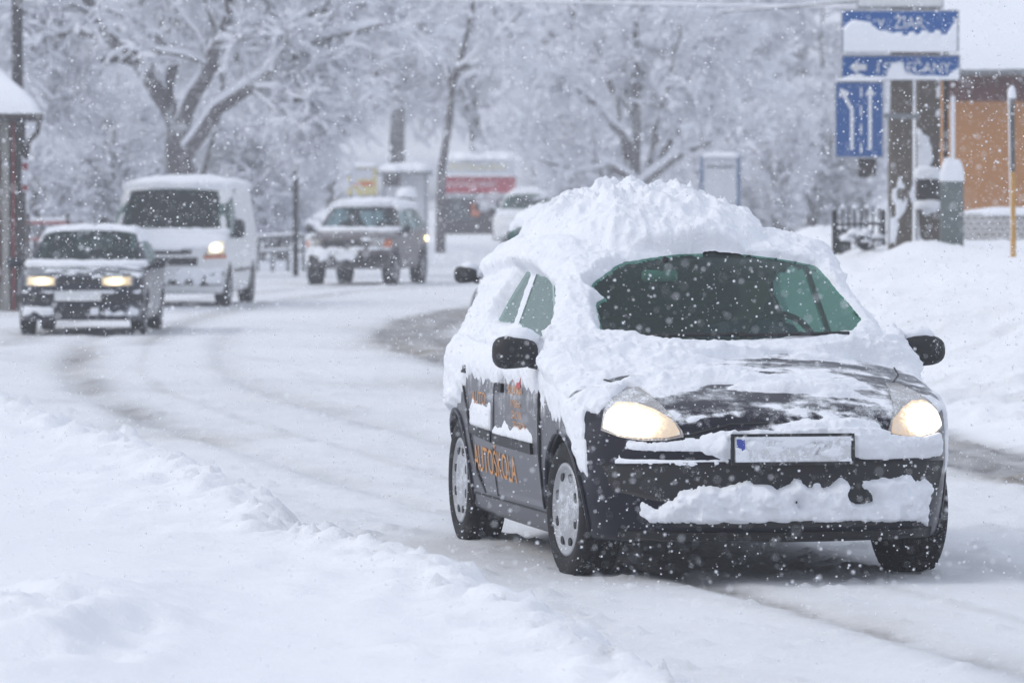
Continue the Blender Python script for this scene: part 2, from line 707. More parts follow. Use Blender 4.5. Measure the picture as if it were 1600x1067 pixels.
def onto(F, q2, view):
    """2-D points seen from 'front' (y,z), 'back' (y,z), 'left'/'right' (x,z) or 'top' (x,y) onto the body"""
    n = len(q2)
    z = np.zeros(n)
    if view == 'front':
        return cast(F, np.stack([z + 1.6, q2[:, 0], q2[:, 1]], 1), (-1, 0, 0))
    if view == 'back':
        return cast(F, np.stack([z - 6.5, q2[:, 0], q2[:, 1]], 1), (1, 0, 0))
    if view == 'top':
        return cast(F, np.stack([q2[:, 0], q2[:, 1], z + 3], 1), (0, 0, -1), 3)
    s = 1 if view == 'left' else -1
    return cast(F, np.stack([q2[:, 0], z + s * 1.4, q2[:, 1]], 1), (0, -s, 0), 1.4, 200)


def patch(F, lower, upper, view, name, mat, parent, nu=20, nv=10, off=.004, attrs=None, rim=.012):
    """a fitted panel between two outline curves lying on the body, with its edge turned in"""
    A, B = resample(lower, nu), resample(upper, nu)
    t = np.linspace(0, 1, nv)[None, :, None]
    g = (A[:, None, :] * (1 - t) + B[:, None, :] * t).reshape(-1, 2)
    p = onto(F, g, view)
    bad = ~np.isfinite(p).all(1)
    if bad.any():
        good = np.where(~bad)[0]
        for b_ in np.where(bad)[0]:
            k = good[np.argmin(np.sum((g[good] - g[b_]) ** 2, 1))]
            p[b_] = p[k]
    nrm = normals(F, p)
    v = p + nrm * off
    f = grid_faces(nu, nv)
    # turned-in edge
    ring = [i * nv for i in range(nu)] + [(nu - 1) * nv + j for j in range(1, nv)] + [i * nv + nv - 1 for i in range(nu - 2, -1, -1)] + [j for j in range(nv - 2, 0, -1)]
    b = len(v)
    v2 = v[ring] - nrm[ring] * rim
    rr = np.arange(len(ring))
    rf = np.stack([np.array(ring), np.roll(ring, -1), b + np.roll(rr, -1), b + rr], 1)
    e1, e2 = p[nv] - p[0], p[1] - p[0]
    if np.dot(np.cross(e1, e2), nrm[0]) < 0:
        f = f[:, ::-1]
        rf = rf[:, ::-1]
    v = np.concatenate([v, v2])
    at = None
    if attrs:
        at = {}
        for k, fn in attrs.items():
            a = fn(g[:, 0], g[:, 1])
            at[k] = np.concatenate([a, a[ring]])
    return mesh_obj(name, v, np.concatenate([f, rf]), mat, parent, True, at)


def seam(F, pts, view, name, mat, parent, r=.005, n=30, off=.0):
    q = onto(F, resample(pts, n), view)
    q = q[np.isfinite(q).all(1)]
    return MB().tube(q + normals(F, q) * off, r, 5).build(name, mat, parent, True)


def body_mesh(F, lo, hi, h, hole, frost, name, mat, parent):
    """returns the object and the bare surface (points, normals, quads) for the snow to lie on"""
    p, q = surface_nets(F, lo, hi, h)
    n = normals(F, p)
    c = p[q].mean(1)
    keep = ~hole(c, n[q].mean(1))
    o = mesh_obj(name, p, q[keep], mat, parent, True, {'frost': frost(p, n)})
    return o, p, n, q


def relax(q, t, it):
    """average a per-point value with its neighbours"""
    e = np.concatenate([q[:, [0, 1]], q[:, [1, 2]], q[:, [2, 3]], q[:, [3, 0]]])
    N = len(t)
    cnt = np.bincount(e[:, 0], minlength=N) + np.bincount(e[:, 1], minlength=N) + 1e-9
    for _ in range(it):
        s = np.bincount(e[:, 0], t[e[:, 1]], N) + np.bincount(e[:, 1], t[e[:, 0]], N)
        t = .4 * t + .6 * s / cnt
    return t


def feather(q, t, up, it):
    """thin the snow out towards its edges and even out steps between regions"""
    pos = relax(q, np.maximum(t, -.004), it)
    t2 = np.where(t > 0, np.minimum(pos * 1.12, np.maximum(t, pos)), np.where(pos > .006, np.maximum(t, -.02) * .3 + (pos - .006) * .7, t))
    return t2, relax(q, up, it)


def subdivide(F, p, q, keep):
    """split the kept quads in four, new points pulled back onto the body"""
    f = q[keep]
    e = np.stack([f, np.roll(f, -1, 1)], -1).reshape(-1, 2)
    es = np.sort(e, 1)
    key = es[:, 0] * len(p) + es[:, 1]
    uq, first, inv = np.unique(key, return_index=True, return_inverse=True)
    mid = p[es[first]].mean(1)
    cen = p[f].mean(1)
    b, c = len(p), len(p) + len(mid)
    em = b + inv.reshape(-1, 4)
    ci = c + np.arange(len(f))
    nf = np.concatenate([np.stack([f[:, k], em[:, k], ci, em[:, (k + 3) % 4]], 1) for k in range(4)])
    P_ = np.concatenate([p, mid, cen])
    used, inv = np.unique(nf, return_inverse=True)
    P_ = P_[used]
    g = grad(F, P_)
    P_ = P_ - np.clip(F(P_[:, 0], P_[:, 1], P_[:, 2]), -.005, .005)[:, None] * g / (np.sum(g * g, 1)[:, None] + 1e-6)
    return P_, normals(F, P_), inv.reshape(nf.shape)


def snow_shell(p, n, q, t, name, mat, parent, up=0.0):
    """snow lying on / clinging to the body: thickness t, pushed along the normal (tilted upwards by up)"""
    d = n + np.outer(np.broadcast_to(up, len(p)), [0, 0, 1.0])
    d /= np.linalg.norm(d, axis=1)[:, None] + 1e-9
    v = p + d * np.maximum(t, -.012)[:, None]
    f = q[(t[q] > -.003).any(1)]
    used, inv = np.unique(f, return_inverse=True)
    return mesh_obj(name, v[used], inv.reshape(f.shape), mat, parent)


def wheel(parent, x, y, r, w, rim_r, side, steer=0.0, holes=8, hub=None, tyre_n=40):
    """tyre with shoulder blocks, disc with slots; side = +1 left, -1 right (which way the disc faces)"""
    k = bpy.data.objects.new('wheel', None)
    C.objects.link(k)
    k.parent = parent
    k.location = (x, y, r)
    k.rotation_euler = (0, 0, steer)
    b = MB()
    hw = w / 2
    prof = [(rim_r * .98, -hw * .8), (rim_r + .012, -hw * .98), (r * .86, -hw * 1.06), (r * .955, -hw * .97), (r * .992, -hw * .78), (r, -hw * .4), (r * .985, -hw * .37), (r * .985, -hw * .3), (r, -hw * .27), (r, -hw * .06), (r * .985, -hw * .03)]
    prof = prof + [(a, -c) for a, c in prof[::-1]]
    b.lathe(prof, n=tyre_n, axis='y')
    # tread blocks
    nb = tyre_n
    for i in range(nb):
        a = 2 * math.pi * i / nb
        for yy, sk in ((-.72, .5), (.72, 0), (-.2, .25), (.2, .75)):
            aa = a + sk * 2 * math.pi / nb
            ca, sa = math.cos(aa), math.sin(aa)
            da = math.pi / nb * 1.1
            pts = []
            for rr in (r * .97, r * 1.012):
                for (ta, ty) in ((-da / 2, -.15), (da / 2, -.15), (da / 2, .15), (-da / 2, .15)):
                    pts.append((rr * math.cos(aa + ta), (yy + ty) * hw, rr * math.sin(aa + ta)))
            b.add(pts, [(4, 5, 6, 7), (0, 1, 5, 4), (1, 2, 6, 5), (2, 3, 7, 6), (3, 0, 4, 7)])
    b.build('tyre', M['rubber'], k, True)
    s = side
    R = rim_r
    d = MB()
    d.lathe([(R * 1.0, s * hw * .70), (R * 1.02, s * hw * .93), (R * .94, s * hw * .98), (R * .90, s * hw * .80), (R * .6, s * hw * .92), (R * .30, s * hw * .98), (R * .24, s * hw * .90), (R * .15, s * hw * .92), (.0001, s * hw * .96)], n=32, axis='y')
    rim = d.build('hubcap', hub or M['hubcap'], k, True)
    for i in range(holes):
        a = 2 * math.pi * (i + .5) / holes
        m = MB()
        v = []
        for j in range(10):
            t = 2 * math.pi * j / 10
            rr = R * (.74 + .09 * math.cos(t))
            aa = a + .15 * math.sin(t)
            v.append((rr * math.cos(aa), s * hw * (.935 - .0 * rr), rr * math.sin(aa)))
        v2 = [(q_[0], s * hw * .72, q_[2]) for q_ in v]
        fs = [tuple(range(10))] + [(j, (j + 1) % 10, 10 + (j + 1) % 10, 10 + j) for j in range(10)]
        m.add(v + v2, fs)
        m.build('slot', M['trim'], rim)
    return k


HATCH = dict(
    W=([.05, .2, .35, .55, .75, .9, 1.0, 1.2], [.79, .815, .84, .855, .853, .835, .81, .74]),
    Lf=([.05, .15, .22, .32, .45, .56, .64, .72, .82, 1.0], [.70, .745, .785, .82, .835, .83, .805, .765, .70, .55]),
    Lr=([.05, .2, .5, .75, 1.0, 1.3], [.66, .72, .755, .74, .70, .6]),
    nf=2.7, nr=3.6, xr0=-2.4, zb=([-3.3, -2.9, -.5, .5, .9], [.27, .19, .165, .19, .21]),
    hood=([1.0, .80, .74, .6, .3, 0, -.3, -.8, -3.4], [.60, .70, .735, .80, .885, .95, 1.0, 1.02, 1.03]), hood_crown=.085,
    ws=((-.16, 1.0), (-.95, 1.44), .20), rear=((-2.80, 1.41), (-3.12, 1.0)),
    roof=([-.4, -.95, -1.3, -1.7, -2.2, -2.7, -3.2], [1.33, 1.435, 1.478, 1.488, 1.465, 1.405, 1.30]), roof_crown=.065,
    side=(.80, .95, .36, .07), axles=(0.0, -2.575), arch_z=.30, arch_r=.335, arch_y=.50)
# ------------------------------------------------------------------ ground: road, banks, wooded slope as one sheet
LEFT_EDGE = spl([-40, 10, 17.3, 19, 22, 24.4, 27.4, 32.8, 36.9, 41.3, 50, 60, 75, 90, 105, 120, 140, 170, 300], [9, 2.4, .80, .52, .10, -.38, -.98, -1.8, -2.62, -3.5, -5.0, -7.0, -8.2, -8.2, -7.2, -5.6, 1.0, 18, 120])
RIGHT_EDGE = spl([-40, 15, 25, 33, 37, 41, 45, 50, 60, 70, 80, 90, 105, 130, 170, 300], [13, 6.2, 4.9, 3.75, 3.35, 2.95, 2.5, 1.9, 1.0, .9, 1.5, 2.8, 6.5, 16, 34, 140])


def ground_height(x, y):
    p = np.stack([x, y, np.zeros_like(x)], 1)
    sl = LEFT_EDGE(y) - x                      # metres outside the left edge
    sr = x - RIGHT_EDGE(y)
    wob = .16 * fbm(p * [.9, .9, 1], 3, 1) + .05 * fbm(p * 4.2, 3, 2)
    h = .015 * fbm(p * .35, 2, 3) + .010 * fbm(p * [3.0, 1.2, 1], 3, 4) + .004 * fbm(p * 9, 3, 5)
    # left bank: lumpy ploughed ridge along the road, smooth snow behind it
    s = sl + wob
    near = sstep(75, 45, y)
    lum = billow(p * [2.6, 1.5, 1], 3, 12)
    lum2 = billow(p * [7.5, 5.0, 1], 4, 19, .6)
    ridge = sstep(-.06, .20, s) * np.exp(-(np.maximum(s - .26, 0) / .26) ** 2)
    ridge2 = np.exp(-((s - .80) / .26) ** 2)
    brk = .55 + .9 * sstep(-.4, .5, fbm(p * [.5, .5, 1], 2, 41))
    h = h + ridge * (.03 + .085 * lum * brk + .115 * lum2) + .05 * ridge2 * lum * near * brk
    h = h + .10 * sstep(-.02, .6, s) + .12 * sstep(1.0, 6, s) + .014 * sstep(.4, 1.5, s) * fbm(p * [.6, .35, 1], 3, 22)
    # broken snow with old footprints in the near left corner
    cor = np.exp(-((x + 1.66) / .42) ** 2 - ((y - 20.2) / 2.6) ** 2)
    h = h + cor * (.06 + .12 * billow(p * [3.2, 1.6, 1], 3, 33) - .07 * sstep(.2, .6, fbm(p * [4, 2, 1], 2, 37)))
    # scattered clods
    clod = sstep(.42, .62, fbm(p * [7, 5, 1], 2, 55)) * np.exp(-((s - .0) / .30) ** 2)
    h = h + .035 * clod
    h = h + .034 * sstep(.38, .6, fbm(p * [9, 6, 1], 2, 57)) * np.exp(-((s + .25) / .40) ** 2) + .022 * sstep(.52, .68, fbm(p * [8, 5, 1], 2, 58)) * (s < 0)
    # right bank, rough and rising
    s2 = sr + .25 * fbm(p * [.8, .8, 1], 3, 6)
    rise = 1.05 * sstep(-.2, 4.6, s2) + .25 * sstep(4, 14, s2)
    rough = sstep(.0, .5, s2) * sstep(5.0, 2.0, s2)
    h = h + rise * sstep(110, 80, y) + rise * .55 * sstep(80, 110, y) + rough * (.11 * billow(p * [2.6, 1.9, 1], 4, 14, .6) + .05 * fbm(p * [7, 5, 1], 3, 15))
    # mounds about the posts and the fence
    for mx, my, ma, sx, sy in ((4.05, 76, .42, .8, 3), (4.75, 65.0, .16, .40, 1.2), (5.6, 66, -.15, .45, 1.4), (6.9, 73, -.30, .9, 4), (4.2, 69, .10, .5, 2)):
        h = h + ma * np.exp(-((x - mx) / sx) ** 2 - ((y - my) / sy) ** 2)
    # low bank behind the bend, then the wooded hill
    back = sstep(128, 150, y) * sstep(-10, 2, x + (y - 140) * .0) * sstep(12, 4, x)
    h = h + .32 * back * sstep(170, 150, y)
    h = h + .9 * sstep(150, 200, y) + .13 * np.maximum(y - 215, 0) * sstep(205, 300, y)
    h = np.minimum(h, 46 + .02 * h)
    # tyre ruts with pressed-up edges
    for tr, dep in ((OUTER, .022), (OUTER_B, .018), (INNER, .02), (INNER2, .02)):
        wide = band(x, y, tr, .22)
        h = h - dep * band(x, y, tr, .11) + dep * .6 * (wide - band(x, y, tr, .13)) * (1 + fbm(p * [6, 2.5, 1], 3, 91))
    return h


def band(x, y, pts, width):
    """soft stripe along a polyline on the ground"""
    d = np.full(x.shape, 1e9)
    for (x0, y0), (x1, y1) in zip(pts[:-1], pts[1:]):
        ex, ey = x1 - x0, y1 - y0
        t = np.clip(((x - x0) * ex + (y - y0) * ey) / (ex * ex + ey * ey), 0, 1)
        d = np.minimum(d, np.hypot(x - x0 - t * ex, (y - y0 - t * ey)))
    return np.exp(-(d / width) ** 2)


INNER = [(4.6, 17), (4.1, 24), (3.45, 30), (2.98, 34), (2.6, 38), (1.75, 43), (.55, 49), (-.5, 54.5), (-1.25, 61), (-1.5, 67), (-1.3, 74), (-.7, 81), (.6, 89), (3.2, 98), (7, 107)]
INNER2 = [(x + .55, y + .5) for x, y in INNER]
OUTER = [(2.2, 17.5), (1.81, 19.8), (1.18, 22.9), (.74, 24.8), (.35, 26.6), (-.2, 29), (-1.2, 34), (-2.6, 41), (-3.7, 48), (-4.3, 54), (-4.75, 62), (-5.0, 70)]
OUTER2 = [(x + 1.5, y + .3) for x, y in OUTER]
OUTER_B = OUTER2
FARL = [(-5.6, 62), (-5.8, 72), (-5.4, 84), (-4.2, 96), (-2.2, 104), (1, 112), (6, 119)]
FARL2 = [(x + 1.5, y) for x, y in FARL]


def ground_slush(x, y):
    p = np.stack([x, y, np.zeros_like(x)], 1)
    wv = fbm(p * [1.3, .5, 1], 3, 77)
    st_ = fbm(np.stack([x * 6 + y * .8, y * .8, x * 0], 1), 4, 84)
    s = (1.5 - .6 * sstep(42, 50, y)) * (band(x, y, INNER, .22) + .9 * band(x, y, INNER2, .20)) * (.75 + .6 * wv + .5 * st_)
    s = s + .55 * sstep(-.35, .45, fbm(p * [2.1, .45, 1], 4, 83)) * sstep(46, 52, y) * sstep(92, 84, y) * band(x, y, [(a + .55, b + .4) for a, b in INNER], .8)
    s = s + .55 * sstep(-.5, .3, fbm(p * [5, 2.2, 1], 3, 85)) * band(x, y, OUTER, .06) * sstep(25.5, 24, y) * sstep(17.5, 20, y) * (.8 + .6 * wv) + .22 * band(x, y, OUTER, .20)
    s = s + .22 * band(x, y, OUTER2, .18) + .18 * band(x, y, [(a + .7, b) for a, b in OUTER], .05)
    s = s + .42 * band(x, y, [(-4.75, 62), (-4.1, 53), (-3.1, 44.5), (-2.5, 40)], .22) * (.6 + 1.2 * wv)
    s = s + .40 * band(x, y, FARL, .25) + .40 * band(x, y, FARL2, .25)
    on = sstep(.1, -.25, LEFT_EDGE(y) - x) * sstep(.2, -.3, x - RIGHT_EDGE(y))
    s = s + .30 * band(x, y, [(a + .3, b + .2) for a, b in INNER], .5)
    mott = .20 + .16 * fbm(p * [.7, .30, 1], 4, 78) + .20 * sstep(.1, .5, fbm(np.stack([x * 2.2 + y * .7, y * .45, x * 0], 1), 4, 79))
    s = (s + mott * (.7 + .3 * sstep(60, 25, y))) * on
    # road dirt thrown on the right bank
    sr = x - RIGHT_EDGE(y)
    s = s + .24 * sstep(.0, .6, sr) * sstep(3.4, 1.2, sr) * sstep(.05, .45, fbm(p * [2.4, 1.5, 1], 4, 80))
    # under the cars the snow is pressed thin
    return np.clip(s, 0, 1)


def lines(knots):
    """coordinates from (start, step) knots, step changing linearly"""
    out = [knots[0][0]]
    for (a, da), (b, db) in zip(knots[:-1], knots[1:]):
        while out[-1] < b:
            t = (out[-1] - a) / (b - a)
            out.append(out[-1] + da + (db - da) * t)
    return np.array(out)


gx = np.concatenate([-lines([(3.2, .06), (8, .13), (20, .6), (80, 6), (420, 40)])[::-1], lines([(-3.15, .046), (3.2, .046), (6, .08), (9, .14), (20, .6), (80, 6), (420, 40)])])
gy = lines([(-40, 6), (8, 1.0), (17, .08), (19, .05), (31, .07), (45, .16), (80, .35), (130, .8), (200, 3), (420, 12), (900, 60)])
GX, GY = np.meshgrid(gx, gy, indexing='ij')
_x, _y = GX.ravel(), GY.ravel()
_h = ground_height(_x, _y)
M['ground'] = None
m, nt, bs = new_mat('ground_snow')
at = nt.nodes.new('ShaderNodeAttribute'); at.attribute_name = 'slush'
n1 = tex_noise(nt, 2.2, 6, .65, stretch=(1, .5, 1))
n2 = tex_noise(nt, 14, 5, .7)
n3 = tex_noise(nt, .35, 3)
f = math_node(nt, 'MULTIPLY', at.outputs['Fac'], math_node(nt, 'ADD', math_node(nt, 'MULTIPLY', n1, 1.1), math_node(nt, 'MULTIPLY', n2, .55)))
slc = mixc(nt, n2, (.13, .128, .13), (.24, .235, .235))
slc = mixc(nt, ramp(nt, n3, .45, .65), slc, (.22, .195, .165))
nt.links.new(mixc(nt, f, (.86, .875, .905), slc), bs.inputs['Base Color'])
bs.inputs['Roughness'].default_value = .85
bs.inputs['Specular IOR Level'].default_value = .2
bump(nt, bs, math_node(nt, 'ADD', tex_noise(nt, 9, 6, .68), math_node(nt, 'MULTIPLY', tex_noise(nt, 45, 4, .7), .35)), .6, .022)
M['ground'] = m
ground = mesh_obj('ground', np.stack([_x, _y, _h], 1), grid_faces(len(gx), len(gy)), M['ground'], None, True, {'slush': ground_slush(_x, _y)})
tag(ground, kind='structure')


def gz(x, y):
    return float(ground_height(np.array([float(x)]), np.array([float(y)]))[0])
# ------------------------------------------------------------------ the snow-laden hatchback in front
def mirror_housing(parent, x, y, z, s, mat, w=.20, h=.14, d=.10, arm=.10):
    """rounded door mirror: shell, arm to the door and the glass facing back; s = +1 left, -1 right"""
    nu, nv = 20, 12
    u = np.linspace(0, 2 * np.pi, nu, endpoint=False)
    v = np.linspace(-np.pi / 2, np.pi / 2, nv)
    U, V = np.meshgrid(u, v, indexing='ij')
    def sp(c, e): return np.sign(c) * np.abs(c) ** e
    X = d / 2 * sp(np.cos(V), .6) * sp(np.cos(U), .8)
    Y = w / 2 * sp(np.cos(V), .6) * sp(np.sin(U), .6) * s
    Z = h / 2 * sp(np.sin(V), .75) * (1 - .12 * s * Y / (w / 2) * s)
    X = np.where(X > 0, X * 1.35, X * .7) - .10 * np.maximum(Y * s, 0)
    p = np.stack([X + x, Y + y, Z + z], -1).reshape(-1, 3)
    f = []
    for i in range(nu):
        for j in range(nv - 1):
            a, b = i * nv + j, ((i + 1) % nu) * nv + j
            f.append((a, b, b + 1, a + 1) if s > 0 else (a, a + 1, b + 1, b))
    o = mesh_obj('door_mirror', p, f, mat, parent)
    MB().tube([(x - .02, y - s * (w * .35), z - h * .25), (x - .03, y - s * (w * .5 + arm * .6), z - h * .42), (x - .05, y - s * (w * .5 + arm), z - h * .42)], [.035, .03, .04], 8).build('mirror_arm', mat, o, True)
    return o


def blob_snow(parent, c, r, name='snow_cap', seed=0, amp=.25, n=(26, 16), mat=None):
    """an irregular heap of snow, flat below"""
    nu, nv = n
    u = np.linspace(0, 2 * np.pi, nu, endpoint=False)
    v = np.linspace(-.35, np.pi / 2, nv)
    U, V = np.meshgrid(u, v, indexing='ij')
    d = np.stack([np.cos(V) * np.cos(U), np.cos(V) * np.sin(U), np.sin(V)], -1).reshape(-1, 3)
    k = 1 + amp * fbm(d * 2.2 + seed, 4, seed)
    p = d * np.array(r) * k[:, None] + np.array(c)
    f = []
    for i in range(nu):
        for j in range(nv - 1):
            a, b = i * nv + j, ((i + 1) % nu) * nv + j
            f.append((a, b, b + 1, a + 1))
    return mesh_obj(name, p, f, mat or M['snow_car'], parent)


def seat(parent, x, y, w, head=True):
    b = MB()
    b.box((x, y, .50), (.48, w, .16), 0, .05)
    b.box((x - .28, y, .80), (.14, w, .60), 0, .06)
    if head:
        b.box((x - .33, y, 1.20), (.09, w * .5, .17), 0, .04)
    return b.build('seat', M['seat'], parent, True)


def ring_obj(parent, c, R, r, tilt, name, mat):
    a = np.linspace(0, 2 * np.pi, 25)
    pts = np.stack([-np.sin(tilt) * np.sin(a) * R, np.cos(a) * R, np.cos(tilt) * np.sin(a) * R], 1) + np.array(c)
    return MB().tube(pts, r, 6, False).build(name, mat, parent, True)


def surf_text(F, body, size, x0, z0, view, mat, parent, off=.0045, slant=0.0, stretch=1.0, tilt=0.0):
    """lettering laid on the flank, reading from rear to front on the right-hand side"""
    v, f = text_mesh(body, size)
    q = np.stack([x0 + v[:, 0] * stretch + slant * v[:, 1], z0 + v[:, 1] + tilt * v[:, 0]], 1)
    p = onto(F, q, view)
    p = p + normals(F, p) * off
    return mesh_obj('lettering', p, f, mat, parent, False)


EXPOSED_WS = [(-.573, 1.075), (-.545, 1.20), (-.485, 1.228), (-.555, 1.255), (-.50, 1.305), (-.36, 1.38), (-.2, 1.402), (.03, 1.425), (.42, 1.43), (.53, 1.405), (.665, 1.13), (.60, 1.092), (.458, 1.075), (.3, 1.064), (.1, 1.052), (-.285, 1.040)]
SIDE_GLASS = [(-.66, 1.06), (-.74, 1.17), (-1.0, 1.31), (-1.25, 1.40), (-1.50, 1.405), (-1.70, 1.36), (-1.92, 1.21), (-2.06, 1.09), (-1.40, 1.10), (-1.30, 1.06)]
WS_L = [(-.72, 1.00), (-.4, 1.005), (0, 1.005), (.4, 1.005), (.72, 1.00)]
WS_U = [(-.59, 1.385), (-.3, 1.425), (0, 1.437), (.3, 1.425), (.59, 1.385)]
FG_L, FG_U = [(-.60, 1.01), (-1.48, 1.01)], [(-.62, 1.035), (-.80, 1.19), (-1.05, 1.325), (-1.25, 1.365), (-1.48, 1.375)]
RG_L, RG_U = [(-1.57, 1.01), (-2.22, 1.03)], [(-1.57, 1.375), (-2.0, 1.355), (-2.30, 1.25)]
BG_L, BG_U = [(-.60, 1.08), (.60, 1.08)], [(-.52, 1.33), (.52, 1.33)]


def hatch_hole(c, n):
    ws = in_poly(WS_L + WS_U[::-1], c[:, 1] / .985, (c[:, 2] - 1.2) / .97 + 1.2) & (c[:, 0] > -1.25) & (n[:, 0] > .2)
    sd = np.abs(n[:, 1]) > .6
    sg = (in_poly(FG_L + FG_U[::-1], c[:, 0], c[:, 2]) | in_poly(RG_L + RG_U[::-1], c[:, 0], c[:, 2])) & sd
    bk = in_poly(BG_L + BG_U[::-1], c[:, 1], c[:, 2]) & (c[:, 0] < -2.6) & (n[:, 0] < -.3)
    return ws | sg | bk


def hatch_frost(p, n):
    x, y, z = p.T
    f = np.full(len(p), .02)
    hoodm = (n[:, 2] > .6) & (x > -.4) & (z > .6)
    f = np.where(hoodm, .24 + .55 * fbm(np.stack([x * 9, y * 2.6, z * 9], 1), 4, 33) + .14 * sstep(.1, .6, y), f)
    f = np.where((np.abs(n[:, 1]) > .6) & (x < .3), .10 + .55 * sstep(.55, .95, z) * (.6 + .8 * fbm(p * [9, 3, 1.6], 3, 4)), f)
    f = np.where((n[:, 0] > .4) & (z < .62), -.10, f)
    f = np.where((z < .25), .03, f)
    return f


def hatch_body_frost(p, n):
    f = hatch_frost(p, n)
    t, _ = hatch_snow(p, n)
    hm = (n[:, 2] > .45) & (p[:, 0] > -.55) & (p[:, 2] > .6)
    edge = np.exp(np.minimum(t, 0) / .011)
    return np.where(hm, f * .75 + .40 * edge + .04, f + .22 * np.exp(np.minimum(t, 0) / .004) * (t > -.012))


def hatch_snow(p, n):
    x, y, z = p.T
    nx, ny, nz = n.T
    big = fbm(p * 3.1, 3, 11)
    mid = fbm(p * 8.5, 4, 2)
    fine = fbm(p * 26, 3, 5)
    lump = billow(p * 5.2, 3, 8)
    clod = billow(p * 13, 2, 21)
    t = np.full(len(p), -.03)
    up = np.full(len(p), .2)
    # roof with the heap left on its middle
    roofm = (z > 1.28) & (nz > .35) & ((x < -.98) | (np.abs(y) > .60)) | ((z > 1.36) & (x < -1.02))
    ex = np.clip(np.abs((x + 1.75) / .85), 0, 2) ** 2.6
    ey = np.clip(np.abs((y + .08 + .06 * mid) / .50), 0, 2) ** 2.6
    heap = np.clip(1 - ex - ey, 0, 1) ** .50 * (1 - .38 * sstep(-.1, .42, y))
    edge = sstep(-.96, -1.25, x)
    tr = .028 + .05 * edge + heap * (.085 + .09 * lump + .07 * big + .045 * clod) + .014 * clod + .008 * fine
    tr += .012 * sstep(.25, .6, -y) * edge
    rows = .02 * heap * sstep(.1, .7, noise3(np.stack([x * 6 + 2 * y, y * 9, z * 0], 1), 5))
    t = np.where(roofm, tr + rows, t)
    up = np.where(roofm, .25 + 1.6 * heap, up)
    # windscreen: swept clear by the wipers inside EXPOSED_WS
    wsm = (nx > .25) & (nz > .25) & (x > -1.30) & (x < -.1) & (z > .985) & (z < 1.45) & ~roofm
    dx = poly_dist(EXPOSED_WS, y, z) + .010 * mid + .006 * fine
    left = sstep(.1, -.5, y)
    t = np.where(wsm, (.022 + .038 * left + .015 * mid + .006 * fine) * sstep(.0, -.035, dx) - .03 * sstep(-.012, .012, dx), t)
    # cowl and hood
    hm = (nz > .45) & (x > -.55) & (z > .66) & (z < 1.06) & ~wsm
    band = fbm(np.stack([x * 11, y * 2.2, z * 9], 1), 4, 31)
    patch_ = fbm(np.stack([x * 5, y * 1.7 + 3, z * 0], 1), 3, 44)
    cowl = sstep(-.02, -.26, x)
    lefty = sstep(.15, -.45, y)
    bare = np.zeros(len(p))
    for bx, by, sx, sy in ((-.134, .219, .03, .13), (.04, .08, .03, .12), (.40, -.23, .05, .07), (.106, -.337, .03, .06), (.54, .0, .05, .16), (.57, -.33, .05, .12), (.46, .45, .06, .10), (-.02, .66, .10, .07), (.30, .53, .08, .07), (.26, .24, .018, .20), (.33, -.53, .05, .04), (.12, -.60, .05, .04), (-.05, -.12, .018, .10), (.22, -.10, .022, .10), (-.02, .42, .022, .12), (.16, .50, .03, .10)):
        bare = np.maximum(bare, np.exp(-((x - bx) / sx) ** 2 - ((y - by) / sy) ** 2))
    th = -.003 + .050 * cowl + .026 * lefty * sstep(.48, .1, x) + .072 * band + .026 * patch_ + .012 * fine + .010 * clod - .045 * bare - .010 * sstep(.30, .62, x) + .034 * sstep(.56, .72, x + .08 * mid) * sstep(-.10, .15, y + .2 * mid)
    th -= .014 * sstep(.3, .65, y) * (1 - cowl)
    t = np.where(hm, th, t)
    # front face: the slab under the hood lip, the clogged lower intake, a line on the rub strip
    fm = (nx > .30) & (z < .80) & (x > .35) & ~hm
    rag = .045 * fbm(p * [6, 9, 9], 4, 63, .65)
    slab = sstep(-.44, -.26, y) * sstep(.80, .66, y) * sstep(.562, .59, z + rag * .6) * sstep(.78, .70, z - .02 * mid)
    slab2 = sstep(-.74, -.62, y) * sstep(-.20, -.30, y) * sstep(.583, .60, z) * sstep(.665, .63, z) * .35
    low = sstep(-.68, -.52, y + 1.6 * rag - .10 * sstep(.32, .26, z)) * sstep(.72, .62, y + rag) * sstep(.215, .245, z + .7 * rag) * sstep(.455, .415, z + 1.7 * rag + .04 * big + .07 * np.exp(-((y + .55) / .14) ** 2))
    low *= sstep(-.42, -.22, fbm(p * [4, 7, 8], 3, 61) + .1 - .25 * sstep(.30, .24, z) + .30 * sstep(.05, -.2, y))
    spot = np.maximum(sstep(.22, .45, fbm(p * 14, 3, 71)) * (z < .33) * .5, sstep(.36, .55, fbm(p * 20, 3, 72)) * (z > .36) * .35)
    line = sstep(-.76, -.70, y) * sstep(-.24, -.30, y) * np.exp(-((z - .538 - .006 * mid) / .018) ** 2) * .35
    line2 = sstep(.28, .34, y) * sstep(.80, .74, y) * np.exp(-((z - .567 - .006 * mid) / .016) ** 2) * .5
    tf = np.maximum.reduce([slab * (.050 + .03 * lump + .014 * fine), slab2 * .05, low * (.3 + .7 * sstep(-.66, -.40, y)) * (.046 + .055 * lump + .040 * mid + .035 * fine), line * .05, line2 * .05, spot * .03]) - .008
    lampz = (np.abs(y) > .46) & (z > .645) & (z < .87)
    tf = np.where(lampz, -.02, tf)
    t = np.where(fm, tf, t)
    # flanks
    sm = (np.abs(ny) > .45) & ~roofm & ~wsm & ~fm
    rgt = y < 0
    streak = fbm(np.stack([x * 8 + z * 4.5, y * 0, z * 2.6], 1), 4, 91, .6)
    # glasshouse
    gl = poly_dist(SIDE_GLASS, x, z) + .018 * streak + .006 * fine
